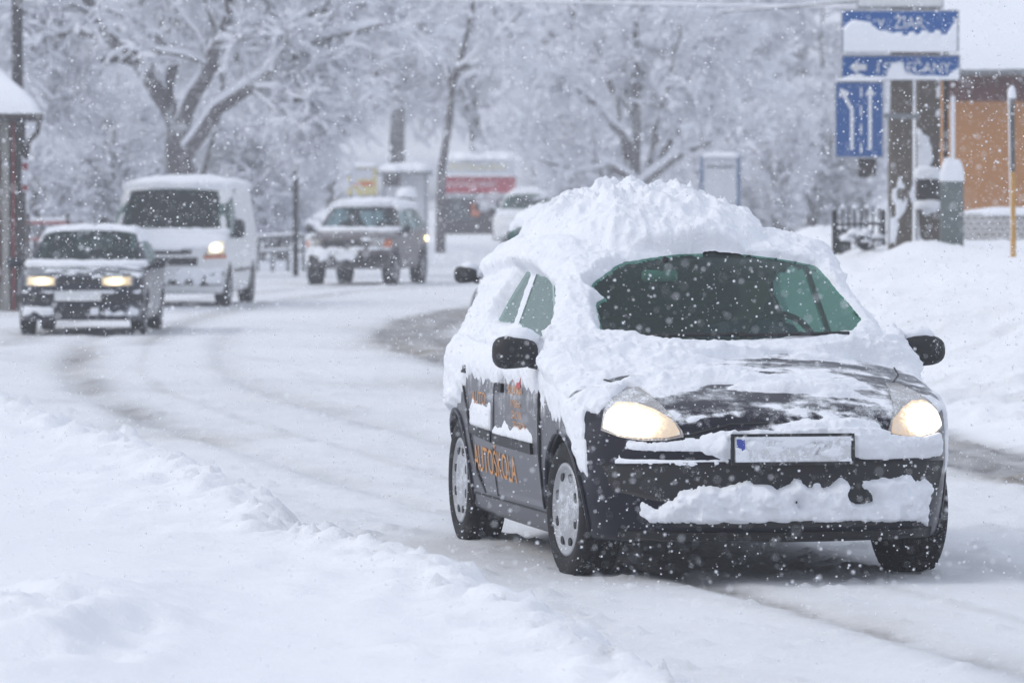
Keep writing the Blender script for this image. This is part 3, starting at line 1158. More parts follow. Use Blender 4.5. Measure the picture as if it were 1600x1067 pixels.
    gl = np.where(rgt, gl, np.maximum(gl, poly_dist([(-.56, 1.0), (-.80, 1.20), (-1.05, 1.34), (-1.5, 1.39), (-2.1, 1.36), (-2.3, 1.2), (-2.2, 1.02)], x, z)))
    tg = (.026 + .022 * sstep(-1.45, -2.1, x) + .02 * big + .010 * fine) * sstep(.0, -.04, gl) - .03 * sstep(-.01, .02, gl)
    # B pillar strip of snow between the panes
    bp = np.exp(-((x + 1.53 + .5 * (z - 1.2) * .1) / .035) ** 2) * (z < 1.36)
    tg = np.where(rgt, np.maximum(tg, bp * .03 + .008 * streak - .012), tg)
    ts = np.where(z > .965, tg, -.02)
    belt = .955
    lowz = .80 + .10 * streak + .02 * fine
    lowz = lowz - .20 * sstep(-2.25, -2.60, x) + .02 * sstep(-.5, -1.4, x)
    lowz = np.where(x > -.42, .74 - .30 * sstep(-.05, .40, x) * sstep(.62, .45, x) + .16 * streak + .03 * sstep(.0, -.4, x), lowz)
    td = (.012 + .020 * sstep(.75, .95, z) + .03 * sstep(-2.2, -2.65, x) + .012 * streak + .006 * fine) * sstep(-.03, .05, z - lowz) - .014 * sstep(.03, -.02, z - lowz)
    # snow lying on the rub strips and clinging above them
    ledge = ((x < -.60 + .0 * x) & (x > -1.53)) * sstep(.54, .575, z) * sstep(.640 + .05 * streak, .585 + .04 * streak, z) * .025
    ledge2 = ((x < -1.62) & (x > -2.12)) * sstep(.57, .595, z) * sstep(.76 + .08 * streak, .66 + .05 * streak, z) * .022
    td = np.maximum(td, np.maximum(ledge, ledge2) - .006)
    ts = np.where(z <= .965, td, ts)
    # keep the lamps, wheel openings and mirrors' feet clear
    for xa in (0.0, -2.575):
        rr = np.hypot(x - xa, z - .30)
        ts = np.where(rr < .365, -.02, ts)
    ts = np.where((x > .36) & (z < .87) & (z > .63) & (np.abs(y) > .46) & (nx > .25), -.02, ts)
    t = np.where(sm & ~hm, ts, t)
    # tail
    bm = (nx < -.35) & ~roofm
    t = np.where(bm, .045 * sstep(.55, .8, z + .05 * mid) + .02 * big - .01, t)
    t = np.where(nz < -.3, -.03, t)
    for s in (-1, 1):
        lp = in_poly([(s * .76, .66), (s * .60, .625), (s * .45, .64), (s * .52, .79), (s * .55, .845), (s * .61, .845), (s * .70, .80)], y, z) & (x > .15)
        t = np.where(lp & (nx > .15), -.02, t)
    return t, up


def build_hatch(name, label, loc, ang, paint, h, near, deep=False):
    root = thing(name, label, 'car', loc, ang)
    F = make_field(HATCH)
    body, p, n, q = body_mesh(F, (-3.3, -.95, .1), (.95, .95, 1.6), h, hatch_hole, hatch_body_frost if near else hatch_frost, 'body', paint, root)
    t, up = hatch_snow(p, n)
    if near:
        p, n, q = subdivide(F, p, q, (t[q] > -.015).any(1))
        t, up = hatch_snow(p, n)
        t, up = feather(q, t, up, 9)
        deepn = sstep(.008, .05, t)
        t = t + np.where(t > .003, .005 * fbm(p * 42, 3, 15) + deepn * (.016 * (billow(p * 19, 3, 16, .6) - .55) + .014 * fbm(p * 11, 3, 17)), 0)
    elif deep:
        t, up = feather(q, t + .03 * (n[:, 2] > .3) + .03 * (np.abs(n[:, 1]) > .45) * (p[:, 2] > .5), up, 2)
        t = np.where((n[:, 0] > .25) & (p[:, 2] > .98) & (t < .02), .02, t)
    else:
        clear = (np.abs(n[:, 1]) > .45) | ((n[:, 0] > .25) & (p[:, 2] > .98) & (p[:, 0] > -1.1))
        t = np.where(clear, -.02, t * .6)
    snow_shell(p, n, q, t, 'snow_cover', M['snow_car'], root, up)
    patch(F, WS_L, WS_U, 'front', 'windscreen', M['glass'], root, 30, 14, .003)
    for sd in ('left', 'right'):
        patch(F, FG_L, FG_U, sd, 'side_window', M['glass_side'], root, 20, 10, .002)
        patch(F, RG_L, RG_U, sd, 'side_window', M['glass_side'], root, 20, 10, .002)
    patch(F, BG_L, BG_U, 'back', 'rear_window', M['glass_side'], root, 20, 8, .002)
    for s in (-1, 1):
        mo = mirror_housing(root, -.52, s * .955, .985, s, M['black'], .21, .145, .11)
        blob_snow(mo, (-.53, s * .93, 1.045), (.055, .085, .050), 'snow_cap', 3 + s)
        blob_snow(mo, (-.56, s * .84, .99), (.07, .07, .065), 'snow_cap', 8 + s)
    for x, st in ((0, math.radians(5) if near else 0), (-2.575, 0)):
        for s in (-1, 1):
            wheel(root, x, s * .742, .302, .185, .205, s, st, 8)
    if not near:
        return root
    # lamps
    for s in (-1, 1):
        lo = [(s * a, b) for a, b in ((.762, .672), (.70, .645), (.62, .632), (.53, .634), (.455, .650))]
        upc = [(s * a, b) for a, b in ((.758, .70), (.745, .755), (.70, .812), (.63, .852), (.57, .858), (.525, .79), (.458, .672))]
        lamp = patch(F, lo, upc, 'front', 'headlight', M['lamp_shell'], root, 26, 12, .010)
        lo2 = [(s * a, b) for a, b in ((.752, .682), (.70, .655), (.62, .642), (.53, .644), (.468, .657))]
        up2 = [(s * a, b) for a, b in ((.750, .70), (.735, .745), (.69, .785), (.62, .782), (.55, .757), (.49, .715), (.470, .670))]
        patch(F, lo2, up2, 'front', 'reflector', M['beam'], lamp, 30, 16, .014,
              {'lit': lambda a, b, s=s: np.clip(1.05 - np.hypot((a * s - .665) / .20, (b - .705) / .11) ** 1.3, 0, 1)})
    # bumper pieces
    patch(F, [(-.73, .415), (-.55, .37), (0, .365), (.55, .37), (.73, .415)], [(-.77, .530), (-.4, .545), (0, .55), (.4, .545), (.77, .530)], 'front', 'bumper_insert', M['black'], root, 44, 8, .006)
    patch(F, [(-.50, .262), (0, .258), (.50, .262)], [(-.54, .335), (0, .335), (.54, .335)], 'front', 'air_intake', M['trim'], root, 30, 6, .004)
    patch(F, [(-.70, .205), (0, .205), (.70, .205)], [(-.70, .243), (0, .243), (.70, .243)], 'front', 'chin_strip', M['black'], root, 40, 4, .010)
    patch(F, [(-.44, .612), (0, .60), (.44, .612)], [(-.40, .66), (0, .665), (.40, .66)], 'front', 'upper_grille', M['trim'], root, 30, 5, .004)
    seam(F, [(-.62, .212), (0, .208), (.62, .212)], 'front', 'bumper_crease', M['trim'], root, .006, 40, .01)
    seam(F, [(-.46, .655), (-.25, .705), (0, .712), (.25, .705), (.46, .655)], 'front', 'hood_gap', M['trim'], root, .006, 40)
    for s in (-1, 1):
        seam(F, [(.50, s * .535), (.30, s * .585), (0, s * .70), (-.30, s * .745)], 'top', 'hood_gap', M['trim'], root, .005, 30)
    # number plate
    pl = MB().box((.858, 0, .511), (.02, .525, .118), 0, .006).build('number_plate', M['plate'], root)
    pl.rotation_euler = (0, math.radians(-3), 0)
    pl.location = (.03, 0, .045)
    fr = MB()
    for dz in (-.062, .062): fr.box((.860, 0, .511 + dz), (.024, .545, .012))
    for dy in (-.268, .268): fr.box((.8605, dy, .511), (.024, .012, .112))
    fr.build('plate_frame', M['black'], pl)
    MB().box((.8685, -.232, .514), (.003, .036, .085)).build('country_band', M['plate_blue'], pl)
    for ch, yy in (('2', .09), ('2', .135)):
        v, f = text_mesh(ch, .085 if yy < .1 else .06)
        mesh_obj('plate_character', np.stack([np.full(len(v), .8693), yy + v[:, 0], .486 + v[:, 1]], 1), f, M['plate_ink'], pl, False)
    def crust(u, v, pp):
        k = fbm(pp * [1, 16, 22], 4, 81, .6)
        return .010 * sstep(-.10, .25, k + .30 * sstep(.75, 1.0, v) + .25 * sstep(.2, .0, v) - .12 * np.exp(-((u - .72) / .07) ** 2)) - .003
    lump_sheet(120, 34, lambda u, v: np.stack([np.full_like(u, .8690), (u - .5) * .515, .4575 + v * .108], 1), crust, 'snow_crust', M['snow_car'], pl, (1, 0, 0), -.002)
    # flank: doors, gaps, mouldings, handles, lettering (right-hand side is the one in view, the left is alike)
    for sd, s in (('right', -1), ('left', 1)):
        fd = patch(F, [(-.45, .285), (-1.545, .285)], [(-.50, .60), (-.52, .94), (-1.545, .955)][1:], sd, 'front_door', M['door'], root, 30, 20, .004)
        rd = patch(F, [(-1.56, .285), (-1.86, .285)], [(-1.56, .955), (-2.42, .965)], sd, 'rear_door', M['door'], root, 24, 20, .004)
        for nm in (fd, rd):
            me = nm.data
            co = np.array([v.co for v in me.vertices])
            at = me.attributes.new('frost', 'FLOAT', 'POINT')
            at.data.foreach_set('value', hatch_frost(co, np.tile([0, float(s), 0], (len(co), 1))).astype(np.float32))
        seam(F, [(-.44, .28), (-.445, .6), (-.50, .95)], sd, 'door_gap', M['trim'], root, .006, 24, .003)
        seam(F, [(-1.552, .28), (-1.552, .955)], sd, 'door_gap', M['trim'], root, .006, 24, .003)
        seam(F, [(-1.87, .28), (-2.02, .36), (-2.13, .50), (-2.24, .66), (-2.38, .80), (-2.43, .96)], sd, 'door_gap', M['trim'], root, .006, 30, .003)
        seam(F, [(-.36, .262), (-2.2, .262)], sd, 'sill_gap', M['trim'], root, .005, 30, .002)
        patch(F, [(-.58, .520), (-1.535, .530)], [(-.60, .570), (-1.535, .578)], sd, 'rub_strip', M['black'], fd, 24, 5, .018, rim=.03)
        patch(F, [(-1.57, .532), (-2.12, .555)], [(-1.57, .580), (-2.12, .595)], sd, 'rub_strip', M['black'], rd, 24, 5, .018, rim=.03)
        patch(F, [(-1.30, .775), (-1.47, .775)], [(-1.31, .815), (-1.46, .815)], sd, 'door_handle', M['black'], fd, 10, 5, .022, rim=.03)
        patch(F, [(-2.25, .835), (-2.39, .835)], [(-2.26, .87), (-2.38, .87)], sd, 'door_handle', M['black'], rd, 10, 5, .022, rim=.03)
        for xa in (0.0, -2.575):
            a = np.linspace(math.radians(-12), math.radians(192), 40)
            pts = np.stack([xa + .347 * np.cos(a), .30 + .347 * np.sin(a)], 1)
            seam(F, pts, sd, 'arch_lip', paint, root, .011, 44, .0)
    surf_text(F, 'AUTOŠKOLA', .175, -2.06, .385, 'right', M['orange'], root, .0075, 0, 1.02, -.02)
    for i, (tx, sz, zz, x0, cl) in enumerate((('SKUPINA', .058, .775, -1.20, 'orange'), ('VÝUKA', .050, .715, -1.12, 'orange'), ('ZÁCVIK', .050, .665, -1.10, 'orange'), ('TELEFÓN', .050, .617, -1.06, 'orange'))):
        surf_text(F, tx, sz, x0, zz, 'right', M[cl], root, .0075, 0, 1.5)
    surf_text(F, 'AUTO', .085, -2.10, .70, 'right', M['orange'], root, .0075, 0, 1.5)
    arrow = MB()
    q2 = np.array([(-1.12, .84), (-.98, .84), (-.98, .90), (-.90, .81), (-.98, .80), (-1.0, .82)])
    pp = onto(F, q2, 'right')
    pp = pp + normals(F, pp) * .008
    arrow.add(pp, [(0, 1, 2, 3, 4, 5)]).build('red_emblem', M['red_film'], root)
    # wipers, roof lip, cabin
    for y0, y1 in ((-.50, .05), (.02, .56)):
        pts = resample([(y0, 1.045), (y1, 1.052)], 14)
        q_ = onto(F, pts, 'front')
        MB().tube(q_ + normals(F, q_) * .022, .009, 6).build('wiper', M['trim'], root, True)
    q_ = onto(F, resample([(.05, 1.432), (.42, 1.428)], 12), 'front')
    MB().tube(q_ + normals(F, q_) * .010, .014, 6).build('roof_lip', M['trim'], root, True)
    MB().box((-.62, 0, .93), (.62, 1.36, .14), 0, .05).build('dashboard', M['inner'], root, True)
    MB().box((-1.6, 0, .33), (2.2, 1.3, .10), 0, .02).build('cabin_floor', M['inner'], root)
    for s in (-1, 1):
        seat(root, -1.30, s * .36, .48)
    seat(root, -2.15, 0, 1.24, False)
    ring_obj(root, (-.86, .36, .99), .175, .016, math.radians(25), 'steering_wheel', M['inner'])
    mr = MB().box((-.90, -.20, 1.325), (.03, .17, .055), 0, .012).build('rear_view_mirror', M['mirror_back'], root, True)
    MB().tube([(-.89, -.20, 1.35), (-.90, -.17, 1.41)], .012, 6).build('mirror_stem', M['trim'], mr)
    return root


M['paint_navy'] = mat_paint('navy_paint', (.006, .005, .013), 1.0, .14, .30)
M['door'] = mat_paint('door_paint', (.085, .085, .097), 1.0, .25, .45)
M['beam'] = mat_emit('headlight_beam', (1.0, .52, .16), 4.0, (1.0, .90, .70))
M['plate_ink'] = mat_plain('faded_ink', (.30, .30, .33), .6, 0, .3, 40, .5, 60)
M['mirror_back'] = mat_plain('mirror_shell', (.30, .42, .38), .4, 0, .1)
CAR_AX = (1.05, 25.04, -.012)
CAR_ANG = math.atan2(-.98, .19)
build_hatch('hatchback_car', 'dark navy hatchback with lettered doors and a heap of snow on its roof', CAR_AX, CAR_ANG, M['paint_navy'], .0155, True)


# the driver, a dim figure behind the glass
def skinned(name, verts, edges, radii, root_i, mat, parent=None, sub=2):
    me = bpy.data.meshes.new(name)
    me.from_pydata(verts, edges, [])
    me.materials.append(mat)
    o = bpy.data.objects.new(name, me)
    C.objects.link(o)
    if parent is not None: o.parent = parent
    md = o.modifiers.new('skin', 'SKIN')
    md.use_smooth_shade = True
    if not me.skin_vertices:
        me.attributes  # the modifier adds the layer below
    for i, r in enumerate(radii):
        me.skin_vertices[0].data[i].radius = (r, r)
    me.skin_vertices[0].data[root_i].use_root = True
    o.modifiers.new('subsurf', 'SUBSURF').render_levels = sub
    return o


def make_driver():
    root = thing('person', 'driver in a blue jacket holding the wheel behind the hatchback windscreen', 'person', CAR_AX, CAR_ANG)
    y0 = .36
    v = [(-1.38, y0, .58), (-1.44, y0, .80), (-1.46, y0, 1.03), (-1.45, y0, 1.12), (-1.42, y0, 1.19), (-1.41, y0, 1.27), (-1.40, y0, 1.33),
         (-1.42, y0 + .17, 1.02), (-1.28, y0 + .25, .86), (-1.04, y0 + .15, 1.00), (-.96, y0 + .12, 1.05),
         (-1.42, y0 - .17, 1.02), (-1.28, y0 - .25, .86), (-1.04, y0 - .15, 1.00), (-.96, y0 - .12, 1.05),
         (-1.02, y0 + .12, .60), (-1.02, y0 - .12, .60), (-.85, y0 + .12, .42), (-.85, y0 - .12, .42)]
    e = [(0, 1), (1, 2), (2, 3), (3, 4), (4, 5), (5, 6), (2, 7), (7, 8), (8, 9), (9, 10), (2, 11), (11, 12), (12, 13), (13, 14), (0, 15), (0, 16), (15, 17), (16, 18)]
    r = [.15, .14, .13, .055, .072, .088, .070, .062, .046, .034, .032, .062, .046, .034, .032, .08, .08, .055, .055]
    skinned('body', v, e, r, 0, M['skin'], root)
    jv = v[:3] + [v[7], v[8], (-1.07, y0 + .16, .985), v[11], v[12], (-1.07, y0 - .16, .985), v[3]]
    je = [(0, 1), (1, 2), (2, 3), (3, 4), (4, 5), (2, 6), (6, 7), (7, 8), (2, 9)]
    skinned('jacket', jv, je, [.17, .165, .155, .082, .064, .05, .082, .064, .05, .07], 0, M['jacket'], root)
    blob_snow(root, (-1.425, y0, 1.315), (.088, .082, .085), 'hair', 4, .08, (18, 10), M['hair'])


M['skin'] = mat_plain('skin', (.40, .24, .18), .6, 0, .1, 8)
M['jacket'] = mat_plain('blue_jacket', (.03, .09, .20), .9, 0, .2, 8)
M['hair'] = mat_plain('dark_hair', (.03, .022, .018), .8, 0, .2, 30)
make_driver()
# ------------------------------------------------------------------ the other traffic
SEDAN = dict(
    W=([.05, .2, .35, .55, .75, .9, 1.0, 1.2], [.76, .79, .815, .835, .83, .815, .79, .72]),
    Lf=([.05, .2, .3, .45, .56, .66, .76, .9], [.70, .77, .80, .80, .78, .75, .72, .66]),
    Lr=([.05, .2, .5, .75, 1.0, 1.3], [.7, .74, .78, .76, .70, .6]),
    nf=3.6, nr=5, xr0=-2.55, zb=([-3.4, -.5, .5, .9], [.24, .18, .20, .22]),
    hood=([1.0, .78, .70, .3, 0, -.4, -.8, -2.6, -3.4], [.64, .73, .78, .835, .865, .90, .91, .95, .93]), hood_crown=.05,
    ws=((-.24, .90), (-.95, 1.36), .14), rear=((-2.35, 1.36), (-2.95, .95)),
    roof=([-.4, -.98, -1.5, -2.3, -3.2], [1.30, 1.36, 1.395, 1.37, 1.25]), roof_crown=.04,
    side=(.795, .90, .42, .03), axles=(0.0, -2.54), arch_z=.29, arch_r=.325, arch_y=.5, gcut=.86, kg=.05)
VAN = dict(
    W=([.05, .2, .5, .9, 1.2, 1.6, 2.0], [.87, .90, .94, .95, .945, .90, .84]),
    Lf=([.05, .25, .4, .55, .75, .95, 1.15], [.76, .85, .88, .88, .84, .76, .62]),
    Lr=([.05, .5, 1.0, 1.6, 2.0], [.72, .75, .75, .74, .70]),
    nf=3.2, nr=8, xr0=-3.1, zb=([-4, -.5, .5, .9], [.28, .22, .22, .25]),
    hood=([1.0, .80, .72, .5, .3, 0, -1, -3.9], [.80, .90, .97, 1.08, 1.14, 1.18, 1.2, 1.2]), hood_crown=.06,
    ws=((.34, 1.13), (-.42, 1.86), .10), rear=((-3.80, 1.95), (-3.88, 1.0)),
    roof=([.2, -.42, -.9, -2, -3.9], [1.80, 1.885, 1.935, 1.95, 1.93]), roof_crown=.04,
    side=(.945, 1.15, .16, .0), axles=(0.0, -3.098), arch_z=.33, arch_r=.37, arch_y=.6, gcut=1.0, kg=.08)
SUV = dict(
    W=([.05, .3, .5, .7, .95, 1.1, 1.3], [.79, .85, .87, .875, .86, .83, .78]),
    Lf=([.05, .3, .45, .6, .75, .9, 1.05], [.72, .80, .84, .84, .82, .79, .70]),
    Lr=([.05, .3, .6, .9, 1.2], [.68, .74, .78, .77, .72]),
    nf=4.0, nr=5, xr0=-2.65, zb=([-3.5, -.5, .5, .9], [.40, .34, .38, .42]),
    hood=([1.0, .80, .72, .4, 0, -.4, -1, -3.5], [.80, .92, .97, 1.03, 1.07, 1.11, 1.13, 1.14]), hood_crown=.05,
    ws=((-.25, 1.10), (-.92, 1.60), .14), rear=((-2.95, 1.62), (-3.40, 1.1)),
    roof=([-.4, -.92, -1.5, -2.4, -3.2], [1.54, 1.62, 1.66, 1.65, 1.55]), roof_crown=.05,
    side=(.875, 1.08, .40, .02), axles=(0.0, -2.62), arch_z=.37, arch_r=.415, arch_y=.55, gcut=1.02, kg=.06)


def glass_hole(spec_ws, sides, back):
    def hole(c, n):
        r = in_poly(spec_ws[0] + spec_ws[1][::-1], c[:, 1], c[:, 2]) & (n[:, 0] > .2)
        for lo, up in sides:
            r |= in_poly(lo + up[::-1], c[:, 0], c[:, 2]) & (np.abs(n[:, 1]) > .6)
        if back:
            r |= in_poly(back[0] + back[1][::-1], c[:, 1], c[:, 2]) & (n[:, 0] < -.3)
        return r
    return hole


def build_traffic(name, label, cat, spec, loc, ang, paint, h, ws, sides, back, snow, frost, whl, mir, lo, hi, glass):
    root = thing(name, label, cat, loc, ang)
    F = make_field(spec)
    body, p, n, q = body_mesh(F, lo, hi, h, glass_hole(ws, sides, back), frost, 'body', paint, root)
    t, up = snow(p, n)
    snow_shell(p, n, q, t, 'snow_cover', M['snow_car'], root, up)
    patch(F, ws[0], ws[1], 'front', 'windscreen', glass, root, 24, 12, .004)
    for a, b in sides:
        for sd in ('left', 'right'):
            patch(F, a, b, sd, 'side_window', glass, root, 14, 8, .004)
    if back:
        patch(F, back[0], back[1], 'back', 'rear_window', glass, root, 14, 8, .004)
    r, w, ytrack, rim = whl
    for xa in spec['axles']:
        for s in (-1, 1):
            wheel(root, xa, s * ytrack, r, w, rim, s, 0, 6, M['steel_rim'], 28)
    mx, my, mz, mw, mh = mir
    for s in (-1, 1):
        mirror_housing(root, mx, s * my, mz, s, M['mirror_dark'], mw, mh, .11, .08)
    return root, F


def top_snow(zroof, hoodx, ws_zone, troof, thood, extra=None):
    def fn(p, n):
        x, y, z = p.T
        nx, ny, nz = n.T
        mid = fbm(p * 6, 3, 5)
        t = np.full(len(p), -.02)
        t = np.where((z > zroof) & (nz > .5), troof + .035 * mid, t)
        t = np.where((nz > .55) & (x > hoodx) & (z < ws_zone[0]), thood + .022 * mid, t)
        wz = (nx > .25) & (z > ws_zone[0] - .02) & (z < ws_zone[1])
        t = np.where(wz & (z < ws_zone[0] + .05), .04 + .02 * mid, np.where(wz, -.02, t))
        if extra is not None:
            t = extra(p, n, t, mid)
        return t, np.where(z > zroof, .6, .2)
    return fn


M['steel_rim'] = mat_plain('dirty_wheel_disc', (.16, .16, .17), .6, .2, .3, 9, .45, 60)
M['mirror_dark'] = mat_plain('mirror_plastic', (.014, .018, .024), .5, 0, .3, 30)
M['glass_far'] = mat_glass('far_glass', (.30, .40, .38), dirt=.5)
M['glass_suv'] = mat_glass('far_glass_blue', (.42, .52, .54), dirt=.4)
M['paint_blue'] = mat_paint('slate_blue_paint', (.016, .020, .034), 1.0, .4, .4)
M['paint_white'] = mat_paint('white_van_paint', (.70, .71, .72), .6, .4, .4)
M['paint_grey'] = mat_paint('bronze_grey_paint', (.095, .080, .080), .8, .3, .45)
M['paint_black'] = mat_paint('black_green_paint', (.010, .013, .013), .6, .6, .3)
M['lamp_yellow'] = mat_emit('yellow_headlight', (1.0, .62, .16), 6.0, (1.0, .88, .50))
M['lamp_white'] = mat_emit('van_headlight', (1.0, .80, .45), 7.0, (1.0, .96, .80))
M['indicator'] = mat_plain('orange_indicator', (.55, .13, .02), .4, 0, .2, 30, .25, 60)
M['lamp_dead'] = mat_plain('unlit_lamp', (.22, .21, .20), .3, 0, .3, 20, .5, 60)
M['dot'] = mat_emit('marker_lamp', (1.0, .78, .34), 6.0)


def side_frost(base, amt, hd=.10):
    def fn(p, n):
        z = p[:, 2]
        return base + amt * sstep(.9, .3, z) * (np.abs(n[:, 1]) > .5) + .25 * fbm(p * 5, 3, 8) + hd * (n[:, 2] > .6)
    return fn


def flipx(pts):
    return [(-a, b) for a, b in pts]


# the slate-blue saloon
def sedan_extra(p, n, t, mid):
    x, y, z = p.T
    fm = (n[:, 0] > .4) & (z < .62)
    rim = np.maximum(np.exp(-((z - .565) / .022) ** 2), sstep(.42, .36, z + .05 * mid) * sstep(.24, .29, z) * sstep(.12, .25, np.abs(y) + .2 * mid))
    t = np.where(fm, .026 * rim * (.5 + 1.6 * mid) - .009, t)
    pil = (np.abs(n[:, 1]) > .5) & (z > 1.2)
    return np.where(pil, .01 + .01 * mid, t)


S_WS = ([(-.70, .905), (0, .905), (.70, .905)], [(-.57, 1.325), (0, 1.355), (.57, 1.325)])
S_SD = [([(-.55, .93), (-1.42, .93)], [(-.95, 1.26), (-1.42, 1.32)]), ([(-1.48, .93), (-2.25, .93)], [(-1.48, 1.32), (-2.1, 1.28)])]
sx, sy = -5.14, 67.2
sedan, SF = build_traffic('saloon_car', 'slate-blue saloon with yellow headlights and a snowy number plate, at the left', 'car', SEDAN, (sx, sy, gz(sx, sy) - .01), math.radians(-91.0), M['paint_blue'], .029, S_WS, S_SD, ([(-.55, 1.0), (.55, 1.0)], [(-.5, 1.29), (.5, 1.29)]),
                          top_snow(1.28, -.6, (.90, 1.35), .030, -.004, sedan_extra), side_frost(.02, .2, .12), (.29, .175, .72, .185), (-.50, .96, .93, .20, .14), (-3.5, -.95, .12), (.95, .95, 1.55), M['glass_far'])
for s in (-1, 1):
    lo_, up_ = [(s * .70, .645), (s * .29, .645)], [(s * .70, .762), (s * .29, .755)]
    lamp = patch(SF, lo_, up_, 'front', 'headlight', M['lamp_dead'], sedan, 12, 6, .010)
    patch(SF, [(s * .66, .652), (s * .31, .652)], [(s * .66, .755), (s * .31, .748)], 'front', 'reflector', M['lamp_yellow'], lamp, 14, 8, .016, {'lit': lambda a, b, s=s: np.clip(1.1 - np.hypot((a * s - .47) / .19, (b - .70) / .075), 0, 1)})
patch(SF, [(-.27, .665), (.27, .665)], [(-.27, .74), (.27, .74)], 'front', 'grille', M['trim'], sedan, 16, 5, .008)
patch(SF, [(-.80, .43), (0, .43), (.80, .43)], [(-.80, .535), (0, .535), (.80, .535)], 'front', 'bumper', M['black'], sedan, 30, 5, .03, rim=.05)
patch(SF, [(-.30, .455), (.30, .455)], [(-.30, .575), (.30, .575)], 'front', 'number_plate', M['plate'], sedan, 12, 5, .045, rim=.02)
patch(SF, [(-.35, .25), (.35, .25)], [(-.35, .38), (.35, .38)], 'front', 'air_intake', M['trim'], sedan, 12, 5, .008)
for s in (-1, 1):
    seat(sedan, -1.35, s * .36, .5)
seat(sedan, -2.15, 0, 1.2, False)
MB().box((-.62, 0, .86), (.5, 1.3, .12), 0, .04).build('dashboard', M['inner'], sedan)
MB().box((-.95, 0, 1.27), (.03, .24, .07), 0, .01).build('rear_view_mirror', M['trim'], sedan)
MB().tube([(-1.05, .05, 1.40), (-1.12, .05, 1.85)], [.006, .003], 5).build('aerial', M['trim'], sedan)

sedan.scale = (.92, .92, .92)

# the white van
def van_extra(p, n, t, mid):
    x, y, z = p.T
    fm = (n[:, 0] > .35) & (z < 1.13) & (x > .2)
    t = np.where(fm & (z > .93), .012 + .01 * mid, t)
    t = np.where(fm & (z > .35) & (z < .62) & (y > -.5), .012 + .02 * mid, t)
    return t


V_WS = ([(-.80, 1.20), (0, 1.18), (.80, 1.20)], [(-.70, 1.80), (0, 1.86), (.70, 1.80)])
V_SD = [([(.20, 1.14), (-.95, 1.14)], [(-.22, 1.60), (-.95, 1.72)])]
vx, vy = -5.08, 83.5
van, VF = build_traffic('delivery_van', 'white delivery van with a snowy roof and one glowing headlight, behind the saloon', 'van', VAN, (vx, vy, gz(vx, vy) - .02), math.radians(-94.0), M['paint_white'], .036, V_WS, V_SD, None,
                        top_snow(1.80, .2, (1.16, 1.84), .10, .03, van_extra), side_frost(.10, .1), (.335, .21, .83, .21), (.02, 1.09, 1.22, .18, .30), (-4.0, -1.05, .15), (1.05, 1.05, 2.1), M['glass_far'])
for s in (-1, 1):
    lamp = patch(VF, [(s * .90, .83), (s * .62, .80)], [(s * .88, 1.06), (s * .66, .98)], 'front', 'headlight', M['lamp_dead'], van, 12, 8, .010)
    patch(VF, [(s * .885, .845), (s * .66, .83)], [(s * .875, 1.03), (s * .69, .97)], 'front', 'reflector', M['lamp_white'] if s > 0 else M['lamp_dead'], lamp, 12, 8, .016, {'lit': lambda a, b, s=s: np.clip(1.2 - np.hypot((a * s - .775) / .12, (b - .93) / .09), 0, 1)})
    patch(VF, [(s * .92, .775), (s * .60, .765)], [(s * .91, .825), (s * .61, .80)], 'front', 'indicator', M['indicator'], lamp, 10, 4, .012)
patch(VF, [(-.55, .66), (.52, .66)], [(-.55, .78), (.52, .78)], 'front', 'bumper_slot', M['trim'], van, 20, 5, .008)
patch(VF, [(-.40, .83), (.42, .83)], [(-.40, .93), (.42, .93)], 'front', 'grille', M['trim'], van, 20, 5, .008)
patch(VF, [(-.60, .36), (.45, .36)], [(-.60, .44), (.45, .44)], 'front', 'air_intake', M['trim'], van, 20, 5, .008)
patch(VF, [(.55, .34), (.88, .36)], [(.62, .50), (.90, .56)], 'front', 'fog_lamp_recess', M['trim'], van, 12, 6, .006)
patch(VF, [(-.28, .50), (.28, .50)], [(-.28, .61), (.28, .61)], 'front', 'number_plate', M['plate'], van, 12, 5, .012)
patch(VF, [(-.6, .55), (-2.6, .55)], [(-.6, .60), (-2.6, .60)], 'left', 'rub_strip', M['trim'], van, 20, 4, .014)
for s in (-1, 1):
    seat(van, -.75, s * .45, .5).location = (0, 0, .35)
MB().box((-1.35, 0, 1.1), (.04, 1.7, 1.5)).build('bulkhead', M['inner'], van)
MB().box((.05, 0, 1.05), (.6, 1.6, .14), 0, .04).build('dashboard', M['inner'], van)

van.scale = (.94, .94, .96)

# the bronze-grey off-roader
def suv_extra(p, n, t, mid):
    x, y, z = p.T
    fm = (n[:, 0] > .4) & (z < .80) & (z > .42)
    big = fbm(p * 4, 3, 15)
    t = np.where(fm, .045 * sstep(.82, .70, z) * sstep(.45, .56, z + .1 * big) * sstep(.45, .25, y + .3 * big) * sstep(-.35, .15, fbm(p * [5, 7, 9], 3, 19)) + .02 * big - .014, t)
    sh = (n[:, 0] > .2) & (z > .73) & (z < .79)
    return np.where(sh, .008 + .02 * mid, t)


